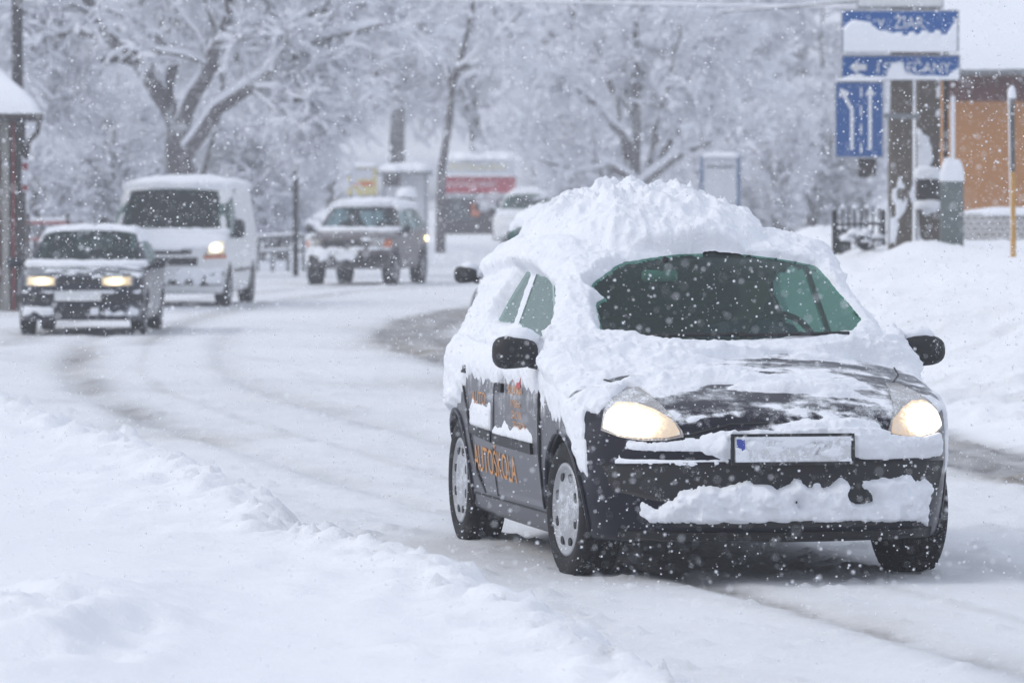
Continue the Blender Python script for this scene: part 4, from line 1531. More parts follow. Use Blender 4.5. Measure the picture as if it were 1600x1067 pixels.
U_WS = ([(-.74, 1.12), (0, 1.12), (.74, 1.12)], [(-.60, 1.545), (0, 1.60), (.60, 1.545)])
U_SD = [([(-.55, 1.12), (-1.45, 1.12)], [(-.90, 1.46), (-1.45, 1.55)]), ([(-1.52, 1.12), (-2.3, 1.12)], [(-1.52, 1.55), (-2.25, 1.53)]), ([(-2.38, 1.14), (-2.95, 1.16)], [(-2.38, 1.52), (-2.75, 1.48)])]
ux, uy = -2.90, 102.5
suv, UF = build_traffic('off_road_car', 'bronze-grey off-roader with unlit lamps and snow packed on its bumper', 'car', SUV, (ux, uy, gz(ux, uy) - .03), math.radians(-101.0), M['paint_grey'], .034, U_WS, U_SD, ([(-.58, 1.17), (.58, 1.17)], [(-.52, 1.52), (.52, 1.52)]),
                        top_snow(1.50, -.5, (1.11, 1.58), .10, -.008, suv_extra), side_frost(.0, .1, .06), (.365, .235, .77, .22), (-.45, 1.02, 1.14, .17, .15), (-3.6, -1.0, .25), (1.0, 1.0, 1.8), M['glass_suv'])
for s in (-1, 1):
    lamp = patch(UF, [(s * .86, .80), (s * .48, .80)], [(s * .85, .93), (s * .52, .93)], 'front', 'headlight', M['lamp_dead'], suv, 14, 6, .010)
    patch(UF, [(s * .88, .79), (s * .74, .79)], [(s * .87, .925), (s * .78, .925)], 'front', 'indicator', M['indicator'], lamp, 8, 6, .016)
patch(UF, [(-.44, .80), (.44, .80)], [(-.44, .90), (.44, .90)], 'front', 'grille', M['trim'], suv, 16, 5, .006)
patch(UF, [(-.80, .44), (0, .44), (.80, .44)], [(-.84, .62), (0, .62), (.84, .62)], 'front', 'bumper', M['black'], suv, 30, 6, .02, rim=.05)
patch(UF, [(-.27, .60), (.27, .60)], [(-.27, .71), (.27, .71)], 'front', 'number_plate', M['plate'], suv, 12, 5, .03)
dq = onto(UF, np.array([(-2.95, .93)]), 'left')[0]
MB().lathe([(.0001, -.045), (.04, -.03), (.055, 0), (.04, .03), (.0001, .045)], tuple(dq), 12, 'y').build('marker_lamp', M['dot'], suv, True)
for s in (-1, 1):
    seat(suv, -1.35, s * .38, .52).location = (0, 0, .2)
MB().box((-.6, 0, 1.02), (.5, 1.4, .12), 0, .04).build('dashboard', M['inner'], suv)

suv.scale = (.92, .91, .92)

# the car close behind the hatchback, mostly hidden by it, and a snowed-up one parked by the kiosk
follow = build_hatch('following_car', 'dark car with a black mirror, almost hidden behind the hatchback', (.50, 48.6, gz(.50, 48.6) - .01), math.radians(-95), M['paint_black'], .03, False)
pk = P(818, 400, 146)
parked = build_hatch('parked_car', 'white parked car beside the kiosk, partly hidden by the hatchback', (pk[0], pk[1], gz(pk[0], pk[1]) - .12), math.radians(-97), M['paint_white'], .04, False)
parked.scale = (.92, .92, .92)
# ------------------------------------------------------------------ street furniture and buildings
M['concrete'] = mat_plain('weathered_concrete', (.115, .098, .080), .9, 0, .3, 5, .10, 26, .01)
M['sign_blue'] = mat_plain('sign_blue', (.005, .085, .30), .5, 0, .1, 8, .08, 34)
M['lane_blue'] = mat_plain('lane_sign_blue', (.015, .080, .26), .5, 0, .1, 8, .12, 34)
M['sign_white'] = mat_plain('sign_white', (.66, .67, .70), .5, 0, .08, 8)
M['sign_rim'] = mat_plain('sign_rim', (.36, .37, .40), .5, .2, .15, 8, .3, 40)
M['sign_back'] = mat_plain('sign_grey', (.72, .73, .74), .6, 0, .1, 5, .2, 30)
M['steel'] = mat_plain('galvanised', (.20, .21, .22), .6, .3, .2, 8, .2, 30)
M['iron'] = mat_plain('black_iron', (.020, .022, .020), .7, 0, .3, 12, .15, 40)
M['green_panel'] = mat_plain('dark_green_panel', (.045, .060, .052), .8, 0, .3, 8, .25, 20)
M['cabinet'] = mat_plain('grey_green_cabinet', (.135, .155, .150), .7, 0, .15, 5, .12, 26)
M['ochre'] = mat_plain('ochre_plaster', (.44, .205, .070), .95, 0, .14, 2.5, 0, 1, .01)
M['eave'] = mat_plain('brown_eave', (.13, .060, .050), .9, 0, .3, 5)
M['stake_dark'] = mat_plain('dark_stake', (.10, .10, .10), .8, 0, .3, 12, .2, 30)
M['stake_yellow'] = mat_plain('yellow_stake', (.50, .27, .06), .8, 0, .25, 12, .15, 30)
M['wood_pole'] = mat_plain('tarred_pole', (.050, .047, .050), .9, 0, .3, 8)
M['hut_wall'] = mat_plain('grey_render', (.30, .29, .27), .95, 0, .2, 4)
M['faded_red'] = mat_plain('faded_red', (.36, .15, .15), .7, 0, .2, 6, .3, 25)
M['red_paint'] = mat_plain('red_paint', (.22, .030, .036), .6, 0, .2, 6, .2, 25)
M['red_band'] = mat_plain('kiosk_red', (.40, .035, .055), .6, 0, .2, 6, .15, 25)
M['dark_wood'] = mat_plain('dark_timber', (.060, .052, .050), .85, 0, .3, 8, .2, 25)
M['kiosk_dark'] = mat_plain('kiosk_glass_dark', (.060, .075, .085), .4, 0, .3, 3)
M['yellow_board'] = mat_plain('yellow_board', (.60, .52, .22), .6, 0, .12, 6, .1, 25)
M['orange_board'] = mat_plain('orange_stripe', (.60, .16, .05), .6, 0, .12, 6)
M['blue_post'] = mat_plain('blue_post', (.07, .13, .26), .6, 0, .2, 6)
M['pale_board'] = mat_plain('pale_board', (.60, .62, .66), .6, 0, .12, 3)
m, nt, bs = new_mat('grey_block_wall')
bk = nt.nodes.new('ShaderNodeTexBrick')
tc = nt.nodes.new('ShaderNodeTexCoord')
mp = nt.nodes.new('ShaderNodeMapping')
mp.inputs['Rotation'].default_value = (math.radians(90), 0, 0)
nt.links.new(tc.outputs['Object'], mp.inputs[0])
nt.links.new(mp.outputs[0], bk.inputs['Vector'])
bk.inputs['Color1'].default_value = (.30, .27, .23, 1)
bk.inputs['Color2'].default_value = (.36, .34, .32, 1)
bk.inputs['Mortar'].default_value = (.72, .74, .78, 1)
bk.inputs['Scale'].default_value = 5.0
bk.inputs['Mortar Size'].default_value = .035
bk.inputs['Row Height'].default_value = .38
nt.links.new(bk.outputs[0], bs.inputs['Base Color'])
bs.inputs['Roughness'].default_value = .95
bump(nt, bs, bk.outputs['Fac'], -.6, .01)
M['block_wall'] = m


def base(px, py, d, sink=.15):
    q = P(px, py, d)
    return np.array([q[0], d, gz(q[0], d) - sink])


def snow_bar(parent, p0, p1, w, h, name='snow_cap', n=24, seed=0, mat=None):
    """a ragged ridge of snow lying along a beam from p0 to p1"""
    p0, p1 = np.array(p0, float), np.array(p1, float)
    L = np.linalg.norm(p1 - p0)
    d = (p1 - p0) / L
    sd = np.cross(d, [0, 0, 1.0])
    sd /= np.linalg.norm(sd) + 1e-9
    t = np.linspace(0, 1, n)
    a = np.linspace(0, np.pi, 9)
    T, A = np.meshgrid(t, a, indexing='ij')
    T, A = T.ravel(), A.ravel()
    e = np.clip(1 - np.abs(T * 2 - 1) ** 8, 0.02, 1) ** .5
    q = p0 + np.outer(T, p1 - p0)
    k = (1 + .28 * fbm(q * 3.5 + A[:, None] * .4, 3, seed)) * e
    q = q + np.outer(np.cos(A) * w / 2 * k, sd) + np.outer(np.sin(A) ** .7 * h * k, [0, 0, 1.0])
    return mesh_obj(name, q, grid_faces(n, 9), mat or M['snow'], parent)


def plate_sign(name, label, px0, px1, py0, py1, d, face, depth=.03, rim=.022):
    """flat traffic sign facing the camera's side of the road; returns its root and the local face size"""
    a, b = P(px0, py1, d), P(px1, py0, d)
    w, h = b[0] - a[0], b[2] - a[2]
    root = thing(name, label, 'sign', ((a[0] + b[0]) / 2, d, a[2]))
    MB().box((0, 0, h / 2), (w, depth, h), 0, .012).build('rim', M['sign_rim'], root)
    MB().box((0, -depth / 2 - .002, h / 2), (w - rim * 2, .006, h - rim * 2), 0, .002).build('face', face, root)
    return root, w, h, -depth / 2 - .0065


def sign_text(root, body, size, x, z, y, mat, sx=1.0):
    v, f = text_mesh(body, size)
    return mesh_obj('lettering', np.stack([x + v[:, 0] * sx, np.full(len(v), y), z + v[:, 1]], 1), f, mat, root, False)


def sign_shape(root, pts, y, name, mat, t=.002):
    n = len(pts)
    v = [(a, y, b) for a, b in pts] + [(a, y + t, b) for a, b in pts]
    return MB().add(v, [tuple(range(n)), tuple(range(2 * n - 1, n - 1, -1))] + [(i, n + i, n + (i + 1) % n, (i + 1) % n) for i in range(n)]).build(name, mat, root)


# --- the two posts
D0 = 66.0
for (xa, xb, py, d, lab, sd) in ((1388, 1425, 392, 66.4, 'left of two concrete posts under the blue signs', 1), (1431, 1468, 425, 67.2, 'right of two concrete posts, its face plastered with snow', 2)):
    c = P((xa + xb) / 2, py, d)
    w = (xb - xa) / FPX * d
    root = thing('concrete_post', lab, 'post', (c[0], d, gz(c[0], d) - .3), 0, 'posts carrying the blue signs')
    top = 5.6
    MB().box((0, 0, top / 2), (w, w * .9, top), 0, .025).build('shaft', M['concrete'], root)
    if sd == 2:
        def th(u, v, p):
            k = fbm(p * [5, 1, 3], 4, 17) + .35 * fbm(p * [12, 1, 9], 2, 18)
            return .05 * sstep(-.05, .35, k - .55 * (v - .25) + .25 * np.exp(-((v - .22) / .10) ** 2)) * sstep(1.0, .85, u) - .006
        lump_sheet(40, 120, lambda u, v: np.stack([(u - .5) * w * .98, np.full_like(u, -w * .45), .35 + v * 2.7], 1), th, 'stuck_snow', M['snow'], root, (0, -1, 0))
        MB().box((.0, -w * .50, 1.02), (w * 1.02, w * .5, .30), 0, .015).build('meter_box', M['dark_wood'], root)
        for zz, hh in ((1.17, .12), (.80, .09)):
            blob_snow(root, (-.02, -w * .62, zz), (w * .62, .14, hh), 'snow_cap', int(zz * 10), .25, mat=M['snow'])
    else:
        def th(u, v, p):
            k = fbm(p * [7, 1, 3], 4, 27)
            return .02 * sstep(.2, .5, k - .6 * v + .1) - .006
        lump_sheet(30, 90, lambda u, v: np.stack([(u - .5) * w * .98, np.full_like(u, -w * .45), .35 + v * 2.2], 1), th, 'stuck_snow', M['snow'], root, (0, -1, 0))
        MB().tube([(-w * .5, -w * .35, 1.9), (-w * .5, -w * .35, 2.6), (-w * .5, -w * .35, 3.4)], [.02, .035, .03], 7).build('snow_strip', M['snow'], root, True)

# --- the direction signs
sg, w, h, fy = plate_sign('direction_sign', 'wide blue direction sign half hidden by stuck snow, above the arrow sign', 1313, 1498, 16, 83, D0 - .45, M['sign_blue'])
sign_text(sg, 'v', .21, -.27, h * .59, fy - .003, M['sign_white'])
sign_text(sg, 'ŽIAR', .20, -.075, h * .56, fy - .003, M['sign_white'], .82)
def th(u, v, p):
    k = .022 * fbm(p * [5, 1, 6], 4, 31) / .022
    edge = np.interp(u, [0, .04, .10, .2, .32, .48, .6, .75, .92, 1], [.55, .66, .72, .66, .53, .44, .43, .46, .42, .9])
    edge = edge + .035 * np.sign(np.sin(u * 55)) * sstep(.40, .5, u)
    return .030 * sstep(.05, -.06, v - edge + .14 * k) - .012 * sstep(.55, .8, u) * sstep(.0, .4, fbm(p * [9, 1, 14], 3, 32)) - .006
lump_sheet(110, 50, lambda u, v: np.stack([(u - .5) * w * .96, np.full_like(u, fy - .001), .01 + v * h * .95], 1), th, 'stuck_snow', M['snow'], sg, (0, -1, 0))
sg, w, h, fy = plate_sign('arrow_sign', 'narrow blue direction sign with a white left arrow', 1313, 1500, 86, 126, D0 - .40, M['sign_blue'])
sign_shape(sg, [(-.60, h * .5), (-.50, h * .78), (-.50, h * .62), (-.40, h * .62), (-.40, h * .38), (-.50, h * .38), (-.50, h * .22)], fy - .003, 'arrow', M['sign_white'])
sign_text(sg, '1', .19, -.31, h * .27, fy - .003, M['sign_white'])
sign_text(sg, 'STREČANY', .185, -.20, h * .27, fy - .003, M['sign_white'], .86)
def th(u, v, p):
    k = fbm(p * [6, 1, 8], 4, 41)
    edge = np.interp(u, [0, .15, .2, .38, .42, .5, .55, .7, .9, 1], [.05, .22, .12, .10, .62, .72, .20, .12, .08, .5])
    return .028 * sstep(.06, -.05, v - edge + .10 * k) - .006
lump_sheet(100, 34, lambda u, v: np.stack([(u - .5) * w * .97, np.full_like(u, fy - .001), .008 + v * h * .95], 1), th, 'stuck_snow', M['snow'], sg, (0, -1, 0))
sg, w, h, fy = plate_sign('grey_sign', 'blank pale grey sign at the top edge, above the blue signs', 1338, 1474, -62, 14, D0 - .35, M['sign_back'])
# --- lane sign
sg, w, h, fy = plate_sign('lane_sign', 'upright blue sign with two white lane arrows', 1303, 1381, 127, 248, D0 - 1.2, M['lane_blue'])
def shaft(pts, r):
    pts = np.array(pts, float)
    t = np.gradient(pts, axis=0); t /= np.linalg.norm(t, axis=1)[:, None]
    nrm = np.stack([-t[:, 1], t[:, 0]], 1) * r
    return [tuple(q) for q in pts + nrm] + [tuple(q) for q in (pts - nrm)[::-1]]
sign_shape(sg, shaft([(-.085, .10), (-.085, .56), (-.16, .70), (-.175, .73)], .020), fy - .003, 'lane_arrow', M['sign_white'])
sign_shape(sg, [(-.235, .70), (-.215, .81), (-.115, .765)], fy - .0032, 'arrow_head', M['sign_white'])
sign_shape(sg, shaft([(.125, .10), (.125, .74)], .020), fy - .003, 'lane_arrow', M['sign_white'])
sign_shape(sg, [(.065, .73), (.125, .83), (.185, .73)], fy - .0032, 'arrow_head', M['sign_white'])
for k in range(4):
    sign_shape(sg, shaft([(.02, .06 + k * .215), (.02, .18 + k * .215)], .010), fy - .003, 'lane_dash', M['sign_white'])
MB().box((.10, .04, -.06), (.21, .04, .32), 0, .01).build('bracket_plate', M['dark_wood'], sg)
MB().box((.42, .62, .5), (.06, 1.25, .06), math.radians(-32), .01).build('bracket_arm', M['steel'], sg)
snow_bar(sg, (-w / 2, 0, h), (w / 2, 0, h), .07, .025, 'snow_cap', 20, 3)

# --- iron fence with its bush
fx0, fx1, fd = 1304, 1380, 69.0
a, b = P(fx0, 380, fd), P(fx1, 380, fd)
zf = P(fx0, 382, fd)[2]
zt = P(fx0, 322, fd)[2]
fen = thing('iron_fence', 'short black iron railing beside the concrete posts', 'fence', (a[0], fd, zf - .15))
L, H = b[0] - a[0], zt - zf + .15
rz_ = H - .22
for zz in (rz_, .22):
    MB().box((L / 2, 0, zz), (L, .03, .035)).build('rail', M['iron'], fen)
    snow_bar(fen, (0, 0, zz + .015), (L, 0, zz + .015), .04, .022, 'snow_cap', 24, int(zz * 9))
for k in range(8):
    x = L * (k + .3) / 8
    MB().tube([(x, -.02, 0), (x, -.02, H - .05), (x, -.02, H)], [.012, .012, .004], 6).build('bar', M['iron'], fen)
    if k % 2: blob_snow(fen, (x, -.02, H - .015), (.03, .03, .035), 'snow_cap', k, .2, (10, 7), M['snow'])
for x in (0, L):
    MB().box((x, .03, H / 2 - .1), (.06, .06, H + .1)).build('post', M['iron'], fen)
MB().box((L * .18, .03, .17), (L * .34, .02, .34)).build('infill_panel', M['green_panel'], fen)
bushb = P(1352, 392, 67.6)
bush = thing('garden_bush', 'small dark bush under clumps of snow in front of the iron railing', 'bush', (bushb[0], 67.6, gz(bushb[0], 67.6) - .05))
rb = np.random.default_rng(5)
st = MB()
for k in range(26):
    an, le = rb.uniform(0, 6.28), rb.uniform(.2, .48)
    e = np.array([math.cos(an) * le * .6, math.sin(an) * le * .5, rb.uniform(.1, .32)])
    st.tube([(0, 0, 0), e * [.45, .45, .6], e], [.012, .008, .004], 4)
st.build('stems', M['iron'], bush)
for k in range(10):
    blob_snow(bush, (rb.uniform(-.22, .22), rb.uniform(-.2, .15), rb.uniform(.02, .26)), (rb.uniform(.04, .10), .07, rb.uniform(.03, .07)), 'snow_clump', k, .3, (14, 9), M['snow'])

# --- street cabinet, dark pipe and white post behind it
c = P(1487, 400, 66.0)
cab = thing('street_cabinet', 'grey-green cabinet wearing a tall snow cap, right of the concrete posts', 'cabinet', (c[0], 66.0, gz(c[0], 66.0) - .25))
hc = P(1487, 281, 66.0)[2] - (gz(c[0], 66.0) - .25)
MB().box((0, 0, hc / 2), (.265, .22, hc), 0, .01).build('housing', M['cabinet'], cab)
MB().box((0, -.113, hc / 2 + .15), (.225, .006, hc - .5)).build('door', M['cabinet'], cab)
nu, nv = 24, 14
u, v = np.meshgrid(np.linspace(-1, 1, nu), np.linspace(-1, 1, nv), indexing='ij')
u, v = u.ravel(), v.ravel()
r_ = np.clip(1 - np.abs(u) ** 3.2, 0, 1) ** .5 * np.clip(1 - np.abs(v) ** 3.2, 0, 1) ** .5
q = np.stack([u * .145, v * .125, hc - .02 + r_ * (.27 + .05 * fbm(np.stack([u, v, u * 0], 1) * 1.5, 3, 9))], 1)
mesh_obj('snow_cap', q, grid_faces(nu, nv), M['snow'], cab)
c = P(1477, 300, 67.6)
tag(MB().box((c[0], 67.6, 2.0), (.055, .05, 3.2), 0, .01).build('steel_pipe', M['iron']), 'thin black pipe rising behind the street cabinet', 'pipe')
c = P(1488, 300, 68.4)
o = thing('snowy_post', 'slim post whitened with snow in front of the ochre wall', 'post', (c[0], 68.4, gz(c[0], 68.4) - .1))
htop = P(1488, 150, 68.4)[2] - gz(c[0], 68.4) + .1
MB().box((0, 0, htop / 2), (.045, .045, htop), 0, .008).build('shaft', M['steel'], o)
MB().box((0, -.03, htop / 2), (.052, .02, htop), 0, .01).build('snow_strip', M['snow'], o)

# --- ochre house with its roof and the low wall
hd = 86.0
x0, zt_ = P(1476, 112, hd)[0], P(1476, 112, hd)[2]
ho = thing('ochre_house', 'ochre plastered house with a deep snow-covered roof at the right edge', 'house', (x0, hd, 0))
MB().box((4.0, 2.5, 1.75), (8, 5, 3.5)).build('wall', M['ochre'], ho)
MB().box((4.0, -.22, zt_ - .04), (8.5, .5, .12)).build('eave', M['eave'], ho)
MB().box((4.0, -.005, zt_ - .28), (8.004, .03, .36)).build('eave_shade_band', M['eave'], ho)  # brown strip on the wall standing in for the shade under the eave
MB().tube([(-.3, -.47, zt_ - .02), (8.3, -.47, zt_ - .02)], .06, 8).build('gutter', M['steel'], ho)
nu, nv = 60, 24
u, v = np.meshgrid(np.linspace(0, 1, nu), np.linspace(0, 1, nv), indexing='ij')
u, v = u.ravel(), v.ravel()
xx, yy = -.35 + u * 8.8, -.52 + v * 3.1
zz = zt_ + .02 + .30 * np.clip(v * 6, 0, 1) ** .5 + (v * 3.1) * .42 + .04 * fbm(np.stack([xx, yy, 0 * xx], 1) * .9, 3, 4)
zz = zz - .3 * np.clip(1 - u * 30, 0, 1)
mesh_obj('roof_snow', np.stack([xx, yy, zz], 1), grid_faces(nu, nv), M['snow'], ho)
MB().add([(-.3, -.5, zt_ + .015), (8.3, -.5, zt_ + .015), (8.3, 2.55, zt_ + 1.28), (-.3, 2.55, zt_ + 1.28), (-.3, 5.5, zt_ + .015), (8.3, 5.5, zt_ + .015)], [(0, 1, 2, 3), (3, 2, 5, 4), (0, 3, 4), (1, 5, 2)]).build('roof', M['eave'], ho)
wd = 79.0
x0 = P(1500, 390, wd)[0]
zt2 = P(1500, 334, wd)[2]
gw_ = thing('block_wall', 'low grey block wall topped with snow below the ochre house', 'wall', (x0, wd, 0))
MB().box((3.0, 0, zt2 - 1.0), (6, .25, 2.0)).build('masonry', M['block_wall'], gw_)
snow_bar(gw_, (-.05, 0, zt2 - .02), (6, 0, zt2 - .02), .34, .12, 'snow_cap', 60, 6)

# --- roadside stake
c = P(1584, 405, 58.0)
stk = thing('snow_stake', 'thin leaning roadside stake, dark above and yellow below', 'stake', (c[0], 58, c[2] - .3))
Ht = P(1584, 148, 58)[2] - c[2] + .3
lean = (P(1580, 148, 58)[0] - c[0]) / Ht
mid = Ht * .60
MB().tube([(0, 0, 0), (lean * mid, 0, mid)], .028, 8).build('lower_half', M['stake_yellow'], stk)
MB().tube([(lean * mid, 0, mid), (lean * Ht, 0, Ht)], .030, 8).build('upper_half', M['stake_dark'], stk)
MB().tube([(-.026, -.004, .5), (lean * Ht - .026, -.004, Ht)], [.010, .014], 6).build('snow_strip', M['snow'], stk)
blob_snow(stk, (lean * Ht, 0, Ht - .01), (.045, .045, .10), 'snow_cap', 2, .2, (12, 8), M['snow'])

# --- left hut
hd = 80.0
xr = P(37, 300, hd)[0]
ze = P(60, 183, hd)[2]
hut = thing('roadside_hut', 'grey hut with red posts and a thick snow roof at the left edge', 'hut', (xr, hd, 0), math.radians(5.6))
MB().box((-2.02, 2.0, ze / 2), (4.0, 4.0, ze + .1)).build('wall', M['hut_wall'], hut)
nu, nv = 40, 30
u, v = np.meshgrid(np.linspace(0, 1, nu), np.linspace(0, 1, nv), indexing='ij')
u, v = u.ravel(), v.ravel()
for nm, th_, mt in (('roof', .0, M['dark_wood']), ('roof_snow', 1.0, M['snow'])):
    xx = .27 - v * .62 - u * 3.2
    yy = -.50 + v * 2.4
    edge = np.minimum(np.clip(u * 16, 0, 1), np.clip(v * 7, 0, 1)) ** .5
    zz = ze + .02 + v * .62 + th_ * (.02 + .26 * edge + .03 * fbm(np.stack([xx, yy, 0 * xx], 1) * 1.2, 3, 6))
    mesh_obj(nm, np.stack([xx, yy, zz], 1), grid_faces(nu, nv), mt, hut)
MB().tube([(.27, -.52, ze - .01), (-3, -.52, ze - .01)], .05, 8).build('gutter', M['dark_wood'], hut)
MB().box((-1.36, -.44, ze - .02), (3.25, .06, .10)).build('fascia', M['dark_wood'], hut)
MB().tube([(.22, -.3, ze - .05), (.20, -.3, ze - .22), (.08, -.25, ze - .35), (.03, -.2, ze - .6)], .035, 8).build('downpipe', M['dark_wood'], hut)
for x, w_, mt in ((-.03, .12, 'dark_wood'), (-.145, .035, 'red_paint'), (-.26, .10, 'hut_wall')):
    MB().box((x, -.12, ze / 2), (w_, .12, ze + .1), 0, .008).build('corner_post', M[mt], hut)
MB().box((-.46, -.05, .95), (.24, .12, 1.1), 0, .01).build('red_panel', M['red_paint'], hut)
MB().box((-.46, -.05, 2.05), (.24, .12, .45), 0, .01).build('red_panel', M['red_paint'], hut)
bn = MB().box((.02, -.20, 1.95), (.09, .03, .50), 0, .006).build('notice_board', M['pale_board'], hut)
MB().box((.02, -.217, 1.76), (.08, .006, .08)).build('red_notice', M['red_paint'], bn)
MB().box((.02, -.217, 2.06), (.08, .006, .10)).build('red_notice', M['red_paint'], bn)

# --- tall pole behind the hut
c = P(28, 130, 92)
pole = thing('timber_pole', 'tall dark timber pole rising behind the hut roof', 'pole', (c[0], 92, gz(c[0], 92) - .2))
MB().tube([(0, 0, 0), (0, 0, 4), (0, 0, 9)], [.11, .095, .08], 10).build('shaft', M['wood_pole'], pole, True)
# --- red barrier rail between hut and saloon
a, b = P(44, 348, 96), P(106, 345, 96)
rr = thing('red_railing', 'faded red railing between the hut and the saloon', 'railing', (a[0], 96, gz(a[0], 96) - .1))
L = b[0] - a[0]
zr = a[2] - gz(a[0], 96) + .1
MB().box((L / 2, 0, zr), (L + .1, .05, .07), 0, .01).build('rail', M['faded_red'], rr)
MB().box((L / 2, 0, zr - .28), (L + .1, .05, .05), 0, .01).build('rail', M['faded_red'], rr)
snow_bar(rr, (0, 0, zr + .035), (L, 0, zr + .035), .08, .05, 'snow_cap', 20, 3)
for x in (0, L):
    MB().box((x, 0, zr / 2 + .08), (.06, .06, zr + .16), 0, .01).build('post', M['dark_wood'], rr)

# --- grey railing beyond the van
a, b = P(402, 372, 120), P(474, 366, 120)
rl = thing('pipe_railing', 'grey pipe railing along the bend between the van and the off-roader', 'railing', (a[0], 120, gz(a[0], 120) - .1))
L = b[0] - a[0]
zr = a[2] - gz(a[0], 120) + .1
for zz in (zr, zr - .32):
    MB().tube([(0, 0, zz), (L, 0, zz + .05)], .035, 8).build('rail', M['steel'], rl, True)
    snow_bar(rl, (0, 0, zz + .03), (L, 0, zz + .08), .09, .05, 'snow_cap', 20, int(zz * 10))
for k in range(4):
    MB().tube([(L * k / 3, 0, 0), (L * k / 3, 0, zr + .05 * k / 3)], .04, 8).build('post', M['steel'], rl, True)

# --- lamp post with a red lamp on the left, by the big tree
c = P(462, 385, 113)
lp = thing('lamp_post', 'thin lamp post with a small red box in front of the big snowy tree', 'lamp post', (c[0], 113, gz(c[0], 113) - .1))
MB().tube([(0, 0, 0), (0, 0, 3), (0, 0, 6.2)], [.06, .05, .04], 8).build('shaft', M['wood_pole'], lp, True)
MB().box((.10, 0, P(470, 190, 113)[2] - gz(c[0], 113) + .1), (.14, .1, .24), 0, .02).build('signal_box', M['orange_board'], lp)
MB().tube([(0, 0, 6.2), (.5, -.2, 6.5), (1.0, -.5, 6.45)], .03, 6).build('arm', M['wood_pole'], lp, True)

# --- kiosk, shelter, boards in the distance
kd = 165.0
a, b = P(690, 385, kd), P(806, 247, kd)
ks = thing('street_kiosk', 'kiosk with a red lettered band and white snowy fascia', 'kiosk', ((a[0] + b[0]) / 2, kd, gz((a[0] + b[0]) / 2, kd) - .1))
W_ = b[0] - a[0]
zb_ = gz((a[0] + b[0]) / 2, kd) - .1
Z = lambda py: P(0, py, kd)[2] - zb_
MB().box((0, 1.0, Z(310) / 2), (W_ * .96, 2.0, Z(310)), 0, .02).build('cabin', M['dark_wood'], ks)
MB().box((0, .8, (Z(276) + Z(302)) / 2), (W_, 2.6, Z(276) - Z(302)), 0, .03).build('red_band', M['red_band'], ks)
MB().box((0, .8, (Z(250) + Z(276)) / 2 + .005), (W_ * .98, 2.5, Z(250) - Z(276)), 0, .03).build('fascia', M['pale_board'], ks)
sign_text(ks, 'POTRAVINY', .30, -W_ * .40, Z(267), -.455, M['yellow_board'], 1.05)
sign_text(ks, 'KIOSK TABAK', .22, -W_ * .42, Z(292), -.505, M['pale_board'], 1.05)
snow_bar(ks, (-W_ / 2, .8, Z(250)), (W_ / 2, .8, Z(250)), 2.7, .22, 'roof_snow', 40, 2)
snow_bar(ks, (-W_ / 2, -.5, Z(276)), (W_ / 2, -.5, Z(276)), .25, .07, 'snow_cap', 40, 4)
for x, w_, z0, z1, mt in ((-.55, .7, 312, 345, 'kiosk_dark'), (.25, .75, 308, 330, 'pale_board'), (.75, .5, 312, 330, 'pale_board'), (-.15, .35, 318, 338, 'orange_board')):
    MB().box((x, -.02, (Z(z0) + Z(z1)) / 2), (w_, .05, Z(z0) - Z(z1)), 0, .01).build('display_panel', M[mt], ks)
yd = 150.0
a, b = P(543, 305, yd), P(589, 262, yd)
yb = thing('yellow_board', 'pale yellow advertising board with an orange stripe above the off-roader', 'board', ((a[0] + b[0]) / 2, yd, gz(a[0], yd) - .1))
w, z0, z1 = b[0] - a[0], a[2] - gz(a[0], yd) + .1, b[2] - gz(a[0], yd) + .1
MB().box((0, 0, (z0 + z1) / 2), (w, .12, z1 - z0), 0, .02).build('panel', M['yellow_board'], yb)
MB().box((0, -.065, z0 + .30), (w * .8, .02, .10)).build('stripe', M['orange_board'], yb)
MB().box((0, -.065, z0 + .56), (w * .75, .02, .26)).build('white_field', M['pale_board'], yb)
snow_bar(yb, (-w / 2, 0, z1), (w / 2, 0, z1), .25, .12, 'snow_cap', 20, 5)
for s in (-1, 1):
    MB().box((s * w * .4, 0, z0 / 2), (.07, .07, z0)).build('leg', M['steel'], yb)
a, b = P(597, 385, 172), P(668, 262, 172)
sh = thing('bus_shelter', 'small shelter with a slab of snow on its roof left of the kiosk', 'shelter', (a[0], 172, gz(a[0], 172) - .1))
W_, zb_ = b[0] - a[0], gz(a[0], 172) - .1
Z = lambda py: P(0, py, 172)[2] - zb_
MB().box((W_ / 2, .6, Z(268) - .05), (W_ + .3, 1.5, .12)).build('roof', M['steel'], sh)
snow_bar(sh, (-.1, .6, Z(268)), (W_ + .1, .6, Z(268)), 1.6, .26, 'roof_snow', 30, 8)
MB().box((W_ / 2, 1.2, Z(268) / 2), (W_, .1, Z(268))).build('back_wall', M['pale_board'], sh)
MB().box((.28, .5, Z(281)), (.55, .06, .40)).build('dark_panel', M['dark_wood'], sh)
for x in (.05, W_ - .05):
    MB().box((x, .1, Z(268) / 2), (.08, .08, Z(268))).build('post', M['steel'], sh)
bn = P(635, 330, 160)
bin_ = thing('litter_bin', 'dark litter bin on a post under a cap of snow, left of the kiosk', 'bin', (bn[0], 160, gz(bn[0], 160) - .1))
zq = P(635, 303, 160)[2] - gz(bn[0], 160) + .1
MB().lathe([(.12, zq - .5), (.2, zq - .45), (.21, zq - .08), (.19, zq - .02)], (0, 0, 0), 14).build('drum', M['iron'], bin_, True)
MB().tube([(0, 0, 0), (0, 0, zq - .5)], .04, 6).build('post', M['iron'], bin_)
blob_snow(bin_, (0, 0, zq - .03), (.30, .26, .22), 'snow_cap', 5, .25, mat=M['snow'])
bd = 118.0
a, b = P(1096, 318, bd), P(1154, 246, bd)
